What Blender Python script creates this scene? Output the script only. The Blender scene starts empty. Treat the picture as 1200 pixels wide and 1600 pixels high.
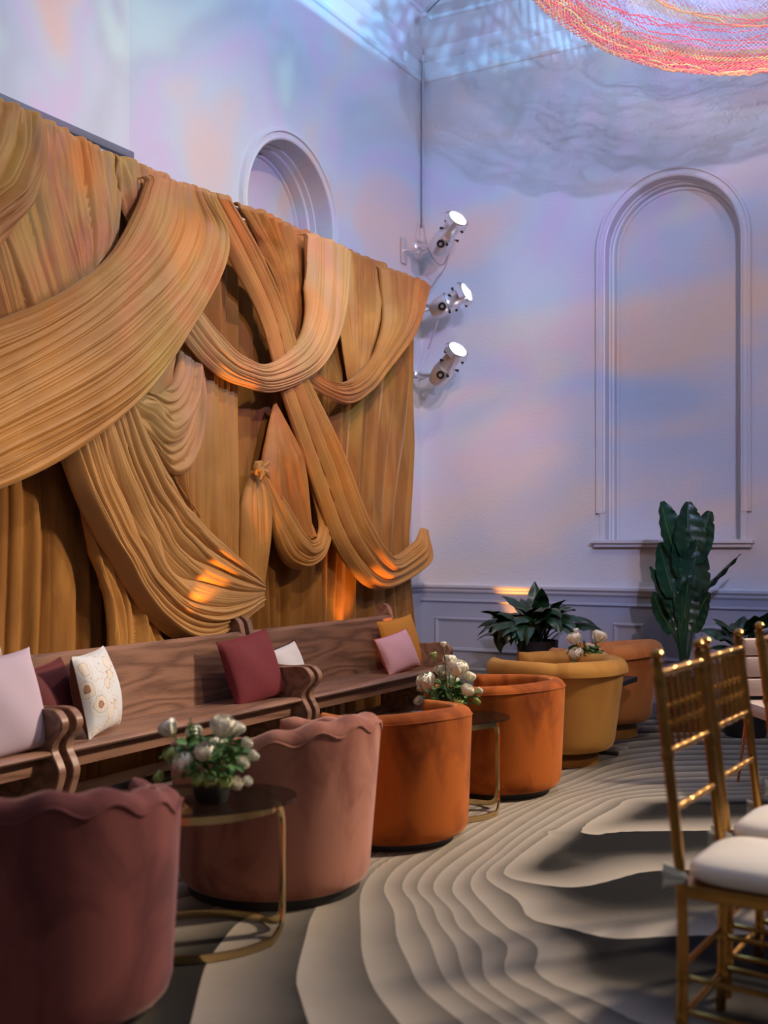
import bpy, bmesh, math, random
import numpy as np
from mathutils import Vector, Matrix
random.seed(7); rng = np.random.RandomState(5)
S = bpy.context.scene; C = S.collection
PI = math.pi

# ------------------------------------------------------------------ camera
H = 1.35; CX, CY = 4.6, 0.0; FPX = 1750.0; HZ = 850.0
TH = math.radians(29.5)
FW = (-math.sin(TH), math.cos(TH)); RT = (math.cos(TH), math.sin(TH))
cam = bpy.data.cameras.new('camera'); co = bpy.data.objects.new('camera', cam); C.objects.link(co)
co.location = (CX, CY, H); co.rotation_euler = (PI/2, 0, TH)
cam.sensor_fit = 'AUTO'; cam.sensor_width = 36; cam.lens = FPX/1600*36
cam.shift_y = (HZ-800)/1600
cam.dof.use_dof = True; cam.dof.focus_distance = 6.6; cam.dof.aperture_fstop = 1.8
S.camera = co
S.view_settings.view_transform = 'Standard'; S.view_settings.look = 'None'
S.view_settings.gamma = 1.0; S.view_settings.use_curve_mapping = False
S.view_settings.exposure = 0.0

# ------------------------------------------------------------------ world and lights
w = bpy.data.worlds.new('world'); S.world = w; w.use_nodes = True
bg = w.node_tree.nodes['Background']; bg.inputs[0].default_value = (0.62, 0.55, 0.66, 1); bg.inputs[1].default_value = 0.13

def aim(o, target):
    d = Vector(target)-o.location
    o.rotation_euler = d.to_track_quat('-Z', 'Y').to_euler()
def area(name, loc, target, size, power, col, size_y=None):
    l = bpy.data.lights.new(name, 'AREA'); l.energy = power; l.color = col; l.size = size
    if size_y: l.shape = 'RECTANGLE'; l.size_y = size_y
    o = bpy.data.objects.new(name, l); C.objects.link(o); o.location = loc; aim(o, target); return o
def spot(name, loc, target, power, col, angle, blend=0.5, rad=0.03):
    l = bpy.data.lights.new(name, 'SPOT'); l.energy = power; l.color = col
    l.spot_size = math.radians(angle); l.spot_blend = blend; l.shadow_soft_size = rad
    o = bpy.data.objects.new(name, l); C.objects.link(o); o.location = loc; aim(o, target); return o
def gobo(o, scale, ramp, strength=1.0, distort=1.5, off=(0, 0, 0), stretch=(1, 1, 1), detail=3):
    """colour slide in a projector: the beam's colour varies with its direction"""
    l = o.data; l.use_nodes = True; nt = l.node_tree; n = nt.nodes
    em = n['Emission']; tc = n.new('ShaderNodeTexCoord'); mp = n.new('ShaderNodeMapping')
    mp.inputs['Scale'].default_value = stretch; mp.inputs['Location'].default_value = off
    nz = n.new('ShaderNodeTexNoise'); nz.inputs['Scale'].default_value = scale
    nz.inputs['Detail'].default_value = detail; nz.inputs['Distortion'].default_value = distort
    cr = n.new('ShaderNodeValToRGB'); e = cr.color_ramp.elements
    e[0].position = ramp[0][0]; e[0].color = (*ramp[0][1], 1); e[1].position = ramp[-1][0]; e[1].color = (*ramp[-1][1], 1)
    for p, c in ramp[1:-1]:
        k = e.new(p); k.color = (*c, 1)
    nt.links.new(tc.outputs['Normal'], mp.inputs[0]); nt.links.new(mp.outputs[0], nz.inputs['Vector'])
    nt.links.new(nz.outputs['Fac'], cr.inputs[0]); nt.links.new(cr.outputs[0], em.inputs['Color'])
    em.inputs['Strength'].default_value = strength

spot('curtain_key_light', (3.7, 5.0, 5.9), (0.4, 5.7, 1.9), 350, (1.0, 0.80, 0.54), 84, 0.9, 0.08)
spot('curtain_side_light', (6.3, 7.2, 5.2), (0.4, 5.4, 1.6), 330, (1.0, 0.74, 0.50), 60, 0.9, 0.12)
spot('curtain_cross_light', (4.0, 2.6, 4.3), (0.3, 7.4, 1.9), 420, (1.0, 0.72, 0.46), 38, 0.9, 0.08)
spot('floor_key_light', (6.4, 7.8, 4.3), (2.4, 3.4, 0.2), 2300, (1.0, 0.80, 0.60), 58, 0.9, 0.25)
area('hall_fill_light', (6.4, 0.6, 5.2), (1.4, 5.0, 0.6), 2.5, 24, (1.0, 0.84, 0.66))
spot('added_bouquet_light', (3.3, 1.6, 4.6), (2.25, 2.99, 0.62), 55, (1.0, 0.95, 0.86), 7, 0.9, 0.05)  # unseen lamp added to brighten the blossoms on the front table
spot('added_bouquet_light', (3.6, 3.4, 4.6), (2.12, 5.03, 0.62), 45, (1.0, 0.95, 0.86), 7, 0.9, 0.05)  # likewise added, for the blossoms between the rust armchairs
# projectors that throw coloured slides on the two walls
pj = spot('wall_projector', (7.5, 2.0, 4.6), (0.0, 6.2, 5.75), 4600, (1, 1, 1), 62, 0.5, 0.05)
gobo(pj, 5.0, [(0.37, (0.42, 0.85, 1.0)), (0.43, (0.22, 0.34, 0.72)), (0.47, (0.34, 0.58, 1.0)), (0.51, (0.58, 0.30, 0.95)), (0.56, (0.36, 0.62, 1.0)), (0.61, (0.80, 0.42, 0.42))], 0.34, 1.6, stretch=(1.3, 0.7, 1), detail=5)
pb = spot('back_wall_projector', (5.6, 1.4, 4.3), (2.2, 8.8, 3.0), 2600, (1, 1, 1), 50, 0.7, 0.06)
gobo(pb, 4.0, [(0.34, (0.30, 0.46, 1.0)), (0.46, (0.52, 0.52, 0.92)), (0.54, (0.78, 0.58, 0.72)), (0.64, (1.0, 0.58, 0.44))], 0.34, 1.4, (3, 1, 0), (0.8, 3.4, 1), 4)
spot('cornice_wash_light', (2.0, 6.7, 5.18), (2.0, 6.7, 6.0), 200, (0.24, 0.60, 1.0), 172, 0.03, 0.01)
spot('upper_wall_wash_light', (4.6, 5.0, 4.62), (4.6, 5.0, 6.0), 50, (0.45, 0.60, 1.0), 172, 0.03, 0.01)
spot('blue_wall_wash_light', (4.4, 4.6, 3.2), (0.9, 8.8, 1.25), 210, (0.18, 0.40, 1.0), 40, 1.0, 0.2)
spot('net_light', (3.6, 3.6, 3.4), (3.6, 7.2, 5.4), 260, (1.0, 0.92, 0.95), 55, 0.8, 0.1)
spot('yellow_wall_spot', (3.6, 5.5, 3.2), (1.05, 8.8, 3.4), 60, (1.0, 0.95, 0.50), 16, 1.0, 0.1)
spot('pink_wall_spot', (3.6, 5.5, 2.4), (0.92, 8.8, 2.15), 130, (1.0, 0.34, 0.16), 13, 1.0, 0.1)
AM = (1.0, 0.36, 0.05)
spot('amber_uplight', (0.46, 7.12, 0.50), (0.24, 7.12, 1.0), 30, AM, 50, 0.8)
spot('amber_uplight', (0.64, 7.20, 0.48), (0.46, 7.32, 1.06), 60, AM, 34, 0.8)
spot('amber_uplight', (0.62, 4.76, 0.80), (0.44, 5.34, 1.19), 85, AM, 20, 0.7)
spot('amber_uplight', (0.60, 5.95, 0.52), (0.50, 5.50, 2.46), 330, AM, 14, 0.8)
spot('amber_uplight', (0.90, 8.66, 0.45), (0.90, 8.765, 0.97), 40, AM, 44, 0.9)
spot('amber_uplight', (3.55, 8.64, 0.10), (3.55, 8.745, 1.0), 24, AM, 60, 0.8)

# ------------------------------------------------------------------ pixel helpers (place things by where their sight line meets a real plane)
def ray(px): k = (px-600)/FPX; return (FW[0]+k*RT[0], FW[1]+k*RT[1])
def on_x(px, py, x):
    d = ray(px); t = (x-CX)/d[0]; return Vector((x, CY+t*d[1], H+(HZ-py)*t/FPX))
def on_z(px, py, z):
    t = (H-z)*FPX/(py-HZ); d = ray(px); return Vector((CX+t*d[0], CY+t*d[1], z))
def cd(X, D, z=0): return Vector((CX+D*FW[0]+X*RT[0], CY+D*FW[1]+X*RT[1], z))
def pd(px, py, D): return cd((px-600)/FPX*D, D, H+(HZ-py)*D/FPX)

# ------------------------------------------------------------------ materials
def mat(name, col, rough=0.6, metal=0.0, sheen=0.0, spec=0.5, var=None, vscale=(1, 1, 1), vs=5.0, bump=0.0, bs=60.0, trans=0.0, alpha=1.0, emit=None, es=0, vdist=0.4, vlo=0.35, vhi=0.65, coat=0, sheen_tint=None, detail=4):
    m = bpy.data.materials.new(name); m.use_nodes = True; nt = m.node_tree; n = nt.nodes; b = n['Principled BSDF']
    b.inputs['Base Color'].default_value = (*col, 1); b.inputs['Roughness'].default_value = rough
    b.inputs['Metallic'].default_value = metal; b.inputs['Specular IOR Level'].default_value = spec
    b.inputs['Sheen Weight'].default_value = sheen; b.inputs['Coat Weight'].default_value = coat
    if sheen_tint: b.inputs['Sheen Tint'].default_value = (*sheen_tint, 1); b.inputs['Sheen Roughness'].default_value = 0.35
    b.inputs['Transmission Weight'].default_value = trans; b.inputs['Alpha'].default_value = alpha
    if emit: b.inputs['Emission Color'].default_value = (*emit, 1); b.inputs['Emission Strength'].default_value = es
    tc = n.new('ShaderNodeTexCoord')
    if var:
        mp = n.new('ShaderNodeMapping'); mp.inputs['Scale'].default_value = vscale
        nz = n.new('ShaderNodeTexNoise'); nz.inputs['Scale'].default_value = vs; nz.inputs['Detail'].default_value = detail
        nz.inputs['Distortion'].default_value = vdist
        cr = n.new('ShaderNodeValToRGB'); e = cr.color_ramp.elements
        e[0].position = vlo; e[0].color = (*var, 1); e[1].position = vhi; e[1].color = (*col, 1)
        L = nt.links.new; L(tc.outputs['Object'], mp.inputs[0]); L(mp.outputs[0], nz.inputs['Vector']); L(nz.outputs['Fac'], cr.inputs[0]); L(cr.outputs[0], b.inputs['Base Color'])
    if bump:
        n2 = n.new('ShaderNodeTexNoise'); n2.inputs['Scale'].default_value = bs; n2.inputs['Detail'].default_value = 3
        bp = n.new('ShaderNodeBump'); bp.inputs['Strength'].default_value = bump; bp.inputs['Distance'].default_value = 0.01
        L = nt.links.new; L(tc.outputs['Object'], n2.inputs['Vector']); L(n2.outputs['Fac'], bp.inputs['Height']); L(bp.outputs[0], b.inputs['Normal'])
    return m
M = {}
M['wall'] = mat('wall_paint', (0.60, 0.58, 0.60), 0.75, bump=0.25, bs=45)
M['trim'] = mat('trim_paint', (0.62, 0.60, 0.62), 0.45)
M['panel'] = mat('niche_paint', (0.60, 0.57, 0.58), 0.7)
M['dado'] = mat('dado_paint', (0.34, 0.35, 0.42), 0.5)
M['ceil'] = mat('ceiling_paint', (0.66, 0.70, 0.74), 0.8)
M['screen'] = mat('screen_cloth', (0.66, 0.62, 0.60), 0.8)
M['batten'] = mat('batten_metal', (0.16, 0.15, 0.17), 0.5)
M['velvet'] = mat('velvet_gold', (0.36, 0.165, 0.040), 0.8, sheen=0.5, spec=0.15, var=(0.24, 0.10, 0.024), vscale=(1, 1, 0.22), vs=7, vdist=0.6, sheen_tint=(1.0, 0.72, 0.38), bump=0.15, bs=120, vlo=0.38, vhi=0.62)
M['swag'] = mat('stretch_velvet_ochre', (0.50, 0.242, 0.062), 0.50, sheen=0.35, spec=0.3, var=(0.41, 0.185, 0.045), vs=3, sheen_tint=(1.0, 0.75, 0.45), bump=0.06, bs=260)
M['swag_red'] = mat('stretch_velvet_amber', (0.47, 0.195, 0.045), 0.5, sheen=0.35, spec=0.25, var=(0.33, 0.125, 0.035), vs=3, sheen_tint=(1.0, 0.66, 0.36), bump=0.06, bs=260)
M['swag_tan'] = mat('stretch_velvet_tan', (0.54, 0.285, 0.10), 0.46, sheen=0.35, spec=0.3, var=(0.44, 0.24, 0.09), vs=3, sheen_tint=(1.0, 0.78, 0.5), bump=0.06, bs=260)
def armv(name, c, dark, st): return mat(name, c, 0.75, sheen=0.45, spec=0.12, var=dark, vs=4.5, vscale=(1, 1, 0.6), vdist=1.2, sheen_tint=st, vlo=0.36, vhi=0.58, detail=6)
M['mauve'] = armv('velvet_mauve', (0.22, 0.070, 0.065), (0.12, 0.036, 0.038), (1, 0.7, 0.65))
M['blush'] = armv('velvet_blush', (0.43, 0.19, 0.135), (0.25, 0.092, 0.07), (1, 0.75, 0.68))
M['rust'] = armv('velvet_rust', (0.40, 0.10, 0.016), (0.19, 0.042, 0.008), (1, 0.5, 0.25))
M['mustard'] = armv('velvet_mustard', (0.52, 0.25, 0.06), (0.44, 0.20, 0.045), (1, 0.75, 0.4))
M['apricot'] = armv('velvet_apricot', (0.52, 0.19, 0.055), (0.42, 0.14, 0.04), (1, 0.65, 0.4))
M['black'] = mat('black_plastic', (0.012, 0.011, 0.012), 0.5)
M['pot'] = mat('black_pot', (0.012, 0.012, 0.014), 0.45, bump=0.1)
M['brass'] = mat('brass', (0.62, 0.47, 0.24), 0.18, metal=1.0)
M['chgold'] = mat('gold_paint', (0.50, 0.27, 0.07), 0.27, metal=0.95, var=(0.34, 0.17, 0.04), vs=6)
M['glass'] = mat('smoked_glass', (0.012, 0.010, 0.009), 0.03, alpha=0.55, spec=0.7)
M['dwood'] = mat('dark_wood', (0.035, 0.03, 0.03), 0.35)
M['cream'] = mat('cream_cloth', (0.72, 0.68, 0.62), 0.8, bump=0.15, bs=200)
M['tie'] = mat('tie_cloth', (0.62, 0.66, 0.60), 0.85)
M['chrome'] = mat('polished_aluminium', (0.72, 0.72, 0.75), 0.32, metal=0.75)
M['lens'] = mat('lit_lens', (1, 1, 1), 0.2, emit=(0.93, 0.97, 1.0), es=9)
M['cable'] = mat('grey_cable', (0.42, 0.40, 0.44), 0.6)
M['upchair'] = mat('ivory_upholstery', (0.66, 0.52, 0.46), 0.8, bump=0.1, bs=150)
M['rosegold'] = mat('rose_gold', (0.62, 0.26, 0.16), 0.25, metal=1.0)
M['leaf'] = mat('leaf_green', (0.014, 0.045, 0.016), 0.32, spec=0.5, var=(0.008, 0.026, 0.012), vs=6, bump=0.2, bs=30)
M['leaf2'] = mat('paddle_leaf_green', (0.020, 0.070, 0.030), 0.35, var=(0.010, 0.035, 0.018), vs=5, bump=0.35, bs=24)
M['leafl'] = mat('light_leaf', (0.07, 0.17, 0.035), 0.45, var=(0.05, 0.12, 0.02), vs=6)
M['stem'] = mat('stem_green', (0.10, 0.16, 0.05), 0.5)
M['petal'] = mat('white_petal', (0.93, 0.90, 0.82), 0.6, var=(0.86, 0.82, 0.66), vs=20)
M['petal_green'] = mat('green_petal', (0.40, 0.50, 0.18), 0.6)
M['foliage'] = mat('bouquet_leaf', (0.10, 0.24, 0.06), 0.5, var=(0.05, 0.13, 0.03), vs=25)
M['lav'] = mat('lavender_linen', (0.50, 0.40, 0.50), 0.85, bump=0.2, bs=300)
M['burg'] = mat('burgundy_velvet', (0.15, 0.012, 0.022), 0.8, sheen=0.3, bump=0.25, bs=160, sheen_tint=(1, .3, .35))
M['maroon'] = mat('maroon_velvet', (0.10, 0.010, 0.014), 0.8, sheen=0.3, bump=0.2, bs=160, sheen_tint=(1, .3, .3))
M['pinkc'] = mat('pink_linen', (0.62, 0.34, 0.42), 0.85, bump=0.2, bs=250)
M['pinktrim'] = mat('coral_trim', (0.45, 0.10, 0.06), 0.8)
M['mustc'] = mat('mustard_linen', (0.50, 0.20, 0.025), 0.85, bump=0.2, bs=250)
M['brownc'] = mat('brown_velvet', (0.12, 0.03, 0.015), 0.8, sheen=0.2)
M['whitec'] = mat('white_cotton', (0.70, 0.66, 0.70), 0.85)
M['nstripe'] = mat('navy_piping', (0.06, 0.02, 0.03), 0.8)

def wood():
    m = bpy.data.materials.new('oak'); m.use_nodes = True; nt = m.node_tree; n = nt.nodes; b = n['Principled BSDF']; L = nt.links.new
    tc = n.new('ShaderNodeTexCoord'); mp = n.new('ShaderNodeMapping'); mp.inputs['Scale'].default_value = (1.4, 0.22, 1.6)
    nz = n.new('ShaderNodeTexNoise'); nz.inputs['Scale'].default_value = 3.0; nz.inputs['Detail'].default_value = 2
    ml = n.new('ShaderNodeMath'); ml.operation = 'MULTIPLY'; ml.inputs[1].default_value = 16
    fr = n.new('ShaderNodeMath'); fr.operation = 'PINGPONG'; fr.inputs[1].default_value = 1.0
    mp2 = n.new('ShaderNodeMapping'); mp2.inputs['Scale'].default_value = (30, 1.6, 30)
    n2 = n.new('ShaderNodeTexNoise'); n2.inputs['Scale'].default_value = 6; n2.inputs['Detail'].default_value = 4
    ad = n.new('ShaderNodeMath'); ad.operation = 'MULTIPLY_ADD'; ad.inputs[1].default_value = 0.55; 
    cr = n.new('ShaderNodeValToRGB'); e = cr.color_ramp.elements
    e[0].position = 0.25; e[0].color = (0.13, 0.065, 0.044, 1); e[1].position = 0.8; e[1].color = (0.29, 0.155, 0.105, 1)
    L(tc.outputs['Object'], mp.inputs[0]); L(mp.outputs[0], nz.inputs['Vector']); L(nz.outputs['Fac'], ml.inputs[0]); L(ml.outputs[0], fr.inputs[0])
    L(tc.outputs['Object'], mp2.inputs[0]); L(mp2.outputs[0], n2.inputs['Vector']); L(fr.outputs[0], ad.inputs[0])
    mm = n.new('ShaderNodeMath'); mm.operation = 'MULTIPLY'; mm.inputs[1].default_value = 0.7; L(n2.outputs['Fac'], mm.inputs[0]); L(mm.outputs[0], ad.inputs[2])
    L(ad.outputs[0], cr.inputs[0]); L(cr.outputs[0], b.inputs['Base Color'])
    b.inputs['Roughness'].default_value = 0.38
    return m
M['oak'] = wood()

def floral():
    m = bpy.data.materials.new('floral_embroidery'); m.use_nodes = True; nt = m.node_tree; n = nt.nodes; b = n['Principled BSDF']; L = nt.links.new
    tc = n.new('ShaderNodeTexCoord')
    vo = n.new('ShaderNodeTexVoronoi'); vo.inputs['Scale'].default_value = 9.5; vo.inputs['Randomness'].default_value = 0.75
    nz = n.new('ShaderNodeTexNoise'); nz.inputs['Scale'].default_value = 26
    mx = n.new('ShaderNodeMath'); mx.operation = 'MULTIPLY_ADD'; mx.inputs[1].default_value = 0.35
    cr = n.new('ShaderNodeValToRGB'); cr.color_ramp.interpolation = 'CONSTANT'; e = cr.color_ramp.elements
    e[0].position = 0.0; e[0].color = (0.42, 0.22, 0.12, 1); e[1].position = 0.30; e[1].color = (0.20, 0.09, 0.05, 1)
    for p, c in ((0.34, (0.66, 0.60, 0.55)), (0.56, (0.40, 0.28, 0.18)), (0.585, (0.62, 0.64, 0.68)), (0.72, (0.55, 0.42, 0.34)), (0.74, (0.62, 0.65, 0.70))):
        k = e.new(p); k.color = (*c, 1)
    L(tc.outputs['Object'], vo.inputs['Vector']); L(tc.outputs['Object'], nz.inputs['Vector'])
    L(nz.outputs['Fac'], mx.inputs[0]); L(vo.outputs['Distance'], mx.inputs[2]); L(mx.outputs[0], cr.inputs[0]); L(cr.outputs[0], b.inputs['Base Color'])
    b.inputs['Roughness'].default_value = 0.85; return m
M['floral'] = floral()

def carpet():
    m = bpy.data.materials.new('contour_carpet'); m.use_nodes = True; nt = m.node_tree; n = nt.nodes; b = n['Principled BSDF']; L = nt.links.new
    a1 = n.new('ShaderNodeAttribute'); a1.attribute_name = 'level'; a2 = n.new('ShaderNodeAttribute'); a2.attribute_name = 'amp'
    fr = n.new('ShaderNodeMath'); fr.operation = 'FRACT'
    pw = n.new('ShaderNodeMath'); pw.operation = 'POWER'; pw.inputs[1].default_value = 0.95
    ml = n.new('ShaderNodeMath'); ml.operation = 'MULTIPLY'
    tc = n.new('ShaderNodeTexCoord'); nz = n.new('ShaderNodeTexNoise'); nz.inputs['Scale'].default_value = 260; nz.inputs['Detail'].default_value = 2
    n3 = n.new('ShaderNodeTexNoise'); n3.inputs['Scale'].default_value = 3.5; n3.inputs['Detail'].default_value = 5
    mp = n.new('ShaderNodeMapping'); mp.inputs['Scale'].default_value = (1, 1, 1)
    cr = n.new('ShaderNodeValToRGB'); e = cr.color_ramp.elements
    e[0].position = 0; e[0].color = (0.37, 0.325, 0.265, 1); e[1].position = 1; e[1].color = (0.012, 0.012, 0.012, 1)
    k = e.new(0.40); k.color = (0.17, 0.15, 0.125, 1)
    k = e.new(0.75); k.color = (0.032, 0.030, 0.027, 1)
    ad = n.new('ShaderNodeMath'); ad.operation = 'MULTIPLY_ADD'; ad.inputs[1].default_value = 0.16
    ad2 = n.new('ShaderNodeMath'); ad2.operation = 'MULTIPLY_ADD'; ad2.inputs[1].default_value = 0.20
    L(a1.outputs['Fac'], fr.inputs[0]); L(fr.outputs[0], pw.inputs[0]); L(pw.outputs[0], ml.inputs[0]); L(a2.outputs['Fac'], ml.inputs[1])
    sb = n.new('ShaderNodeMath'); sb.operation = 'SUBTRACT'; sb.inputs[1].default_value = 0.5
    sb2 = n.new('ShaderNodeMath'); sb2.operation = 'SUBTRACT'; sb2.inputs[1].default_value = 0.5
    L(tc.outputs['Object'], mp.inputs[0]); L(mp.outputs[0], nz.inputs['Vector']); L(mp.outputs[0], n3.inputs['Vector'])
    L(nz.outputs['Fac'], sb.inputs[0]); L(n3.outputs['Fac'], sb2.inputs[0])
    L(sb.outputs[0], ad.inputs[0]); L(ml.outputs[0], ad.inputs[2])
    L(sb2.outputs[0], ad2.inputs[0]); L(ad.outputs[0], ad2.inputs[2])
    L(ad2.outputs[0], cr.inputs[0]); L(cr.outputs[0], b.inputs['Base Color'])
    b.inputs['Roughness'].default_value = 0.95; b.inputs['Specular IOR Level'].default_value = 0.1
    bp = n.new('ShaderNodeBump'); bp.inputs['Strength'].default_value = 0.3; bp.inputs['Distance'].default_value = 0.004
    L(nz.outputs['Fac'], bp.inputs['Height']); L(bp.outputs[0], b.inputs['Normal'])
    return m
M['carpet'] = carpet()

# ------------------------------------------------------------------ object helpers
def tag(o, label=None, cat=None, group=None, kind=None):
    if label: o['label'] = label
    if cat: o['category'] = cat
    if group: o['group'] = group
    if kind: o['kind'] = kind
    return o
def empty(name, loc, label=None, cat=None, group=None, rz=0):
    o = bpy.data.objects.new(name, None); C.objects.link(o); o.location = loc; o.rotation_euler = (0, 0, rz)
    o.empty_display_size = 0.1
    return tag(o, label, cat, group)
class MB:
    def __init__(s): s.v = []; s.f = []
    def add(s, v, f):
        b = len(s.v); s.v += [tuple(p) for p in v]; s.f += [tuple(b+i for i in q) for q in f]; return s
    def grid(s, P, closed_u=False, closed_v=False):
        P = np.asarray(P, float); nu, nv = P.shape[:2]; f = []
        for i in range(nu if closed_u else nu-1):
            for j in range(nv if closed_v else nv-1):
                a = i*nv+j; b2 = i*nv+(j+1) % nv; c = ((i+1) % nu)*nv+(j+1) % nv; d = ((i+1) % nu)*nv+j
                f.append((a, b2, c, d))
        return s.add(P.reshape(-1, 3), f)
    def box(s, lo, hi, bev=0.0):
        (x0, y0, z0), (x1, y1, z1) = lo, hi
        if bev <= 0:
            return s.add([(x0, y0, z0), (x1, y0, z0), (x1, y1, z0), (x0, y1, z0), (x0, y0, z1), (x1, y0, z1), (x1, y1, z1), (x0, y1, z1)],
                         [(0, 3, 2, 1), (4, 5, 6, 7), (0, 1, 5, 4), (1, 2, 6, 5), (2, 3, 7, 6), (3, 0, 4, 7)])
        bm = bmesh.new(); bmesh.ops.create_cube(bm, size=1)
        for v in bm.verts: v.co = Vector(((x0+x1)/2+v.co.x*(x1-x0), (y0+y1)/2+v.co.y*(y1-y0), (z0+z1)/2+v.co.z*(z1-z0)))
        bmesh.ops.bevel(bm, geom=bm.edges[:], offset=bev, segments=2, affect='EDGES', profile=0.6)
        s.add([v.co[:] for v in bm.verts], [[v.index for v in f.verts] for f in bm.faces]); bm.free(); return s
    def tube(s, pts, r, n=10, cap=True, closed=False, ry=None):
        pts = [Vector(p) for p in pts]; N = len(pts)
        rs = r if hasattr(r, '__len__') else [r]*N
        up = None; rings = []
        for i, p in enumerate(pts):
            a = pts[(i-1) % N] if closed or i > 0 else pts[0]; b = pts[(i+1) % N] if closed or i < N-1 else pts[-1]
            t = (b-a).normalized() if (b-a).length > 1e-9 else Vector((0, 0, 1))
            if up is None: up = t.orthogonal().normalized() if abs(t.z) > .9 else Vector((0, 0, 1))
            side = t.cross(up)
            if side.length < 1e-6: side = t.orthogonal()
            side.normalize(); up = side.cross(t).normalized()
            k = (ry if ry else 1)
            rings.append([p+side*math.cos(2*PI*j/n)*rs[i]+up*math.sin(2*PI*j/n)*rs[i]*k for j in range(n)])
        b0 = len(s.v); s.grid([[tuple(q) for q in rr] for rr in rings], closed_u=closed, closed_v=True)
        if cap and not closed:
            s.f.append(tuple(b0+j for j in range(n))); s.f.append(tuple(b0+(N-1)*n+j for j in reversed(range(n))))
        return s
    def lathe(s, prof, n=24, origin=(0, 0, 0), axis=None, cap=True):
        """prof: (r, z) pairs"""
        rings = [[(r*math.cos(2*PI*j/n), r*math.sin(2*PI*j/n), z) for j in range(n)] for r, z in prof]
        A = np.array(rings)
        if axis is not None:
            q = Vector((0, 0, 1)).rotation_difference(Vector(axis).normalized()).to_matrix(); A = A @ np.array(q).T
        A = A+np.array(origin); b0 = len(s.v); s.grid(A, closed_v=True)
        if cap:
            s.f.append(tuple(b0+j for j in reversed(range(n)))); s.f.append(tuple(b0+(len(prof)-1)*n+j for j in range(n)))
        return s
    def sphere(s, c, r, n=12, sc=(1, 1, 1)):
        P = [[(c[0]+r*sc[0]*math.sin(PI*i/n)*math.cos(2*PI*j/(2*n)), c[1]+r*sc[1]*math.sin(PI*i/n)*math.sin(2*PI*j/(2*n)), c[2]+r*sc[2]*math.cos(PI*i/n)) for j in range(2*n)] for i in range(n+1)]
        return s.grid(P, closed_v=True)
    def prism(s, poly, y0, y1):
        """poly: (x, z) outline, extruded along y"""
        n = len(poly); b0 = len(s.v)
        s.add([(x, y0, z) for x, z in poly]+[(x, y1, z) for x, z in poly], [])
        for i in range(n):
            j = (i+1) % n; s.f.append((b0+i, b0+j, b0+n+j, b0+n+i))
        s.f.append(tuple(b0+i for i in reversed(range(n)))); s.f.append(tuple(b0+n+i for i in range(n)))
        return s
    def build(s, name, m, parent=None, smooth=True, loc=None, angle=40):
        me = bpy.data.meshes.new(name); me.from_pydata(s.v, [], s.f); me.validate()
        bm = bmesh.new(); bm.from_mesh(me); bmesh.ops.remove_doubles(bm, verts=bm.verts, dist=1e-6); bmesh.ops.recalc_face_normals(bm, faces=bm.faces)
        if smooth:
            for f in bm.faces: f.smooth = True
            for e in bm.edges:
                if len(e.link_faces) == 2 and e.calc_face_angle(0) > math.radians(angle): e.smooth = False
        bm.to_mesh(me); bm.free()
        me.materials.append(M[m] if isinstance(m, str) else m)
        o = bpy.data.objects.new(name, me); C.objects.link(o)
        if parent: o.parent = parent
        if loc: o.location = loc
        return o
def fast_grid(name, P, m, parent=None, attrs=None):
    """big grid mesh from an (nu, nv, 3) array"""
    nu, nv = P.shape[:2]; me = bpy.data.meshes.new(name)
    idx = np.arange(nu*nv).reshape(nu, nv)
    q = np.stack([idx[:-1, :-1], idx[1:, :-1], idx[1:, 1:], idx[:-1, 1:]], -1).reshape(-1, 4)
    me.vertices.add(nu*nv); me.vertices.foreach_set('co', P.reshape(-1).astype(np.float32))
    me.loops.add(q.size); me.loops.foreach_set('vertex_index', q.reshape(-1).astype(np.int32))
    me.polygons.add(len(q)); me.polygons.foreach_set('loop_start', np.arange(0, q.size, 4, dtype=np.int32))
    me.update(calc_edges=True); me.polygons.foreach_set('use_smooth', np.ones(len(q), bool))
    for k, a in (attrs or {}).items():
        at = me.attributes.new(k, 'FLOAT', 'POINT'); at.data.foreach_set('value', a.reshape(-1).astype(np.float32))
    me.update(); me.materials.append(M[m])
    o = bpy.data.objects.new(name, me); C.objects.link(o)
    if parent: o.parent = parent
    return o
def catmull(P, n):
    """P: (k, ...) points -> n samples"""
    P = np.asarray(P, float); k = len(P); Q = np.concatenate([[2*P[0]-P[1]], P, [2*P[-1]-P[-2]]])
    t = np.linspace(0, k-1, n); i = np.minimum(t.astype(int), k-2); f = (t-i).reshape((-1,)+(1,)*(P.ndim-1))
    a, b, c, d = Q[i], Q[i+1], Q[i+2], Q[i+3]
    return 0.5*((2*b)+(-a+c)*f+(2*a-5*b+4*c-d)*f**2+(-a+3*b-3*c+d)*f**3)
def struct(o): o['kind'] = 'structure'; return o
def copy_tree(o, parent=None):
    c = o.copy(); C.objects.link(c)
    if parent: c.parent = parent
    for ch in o.children: copy_tree(ch, c)
    return c

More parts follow.
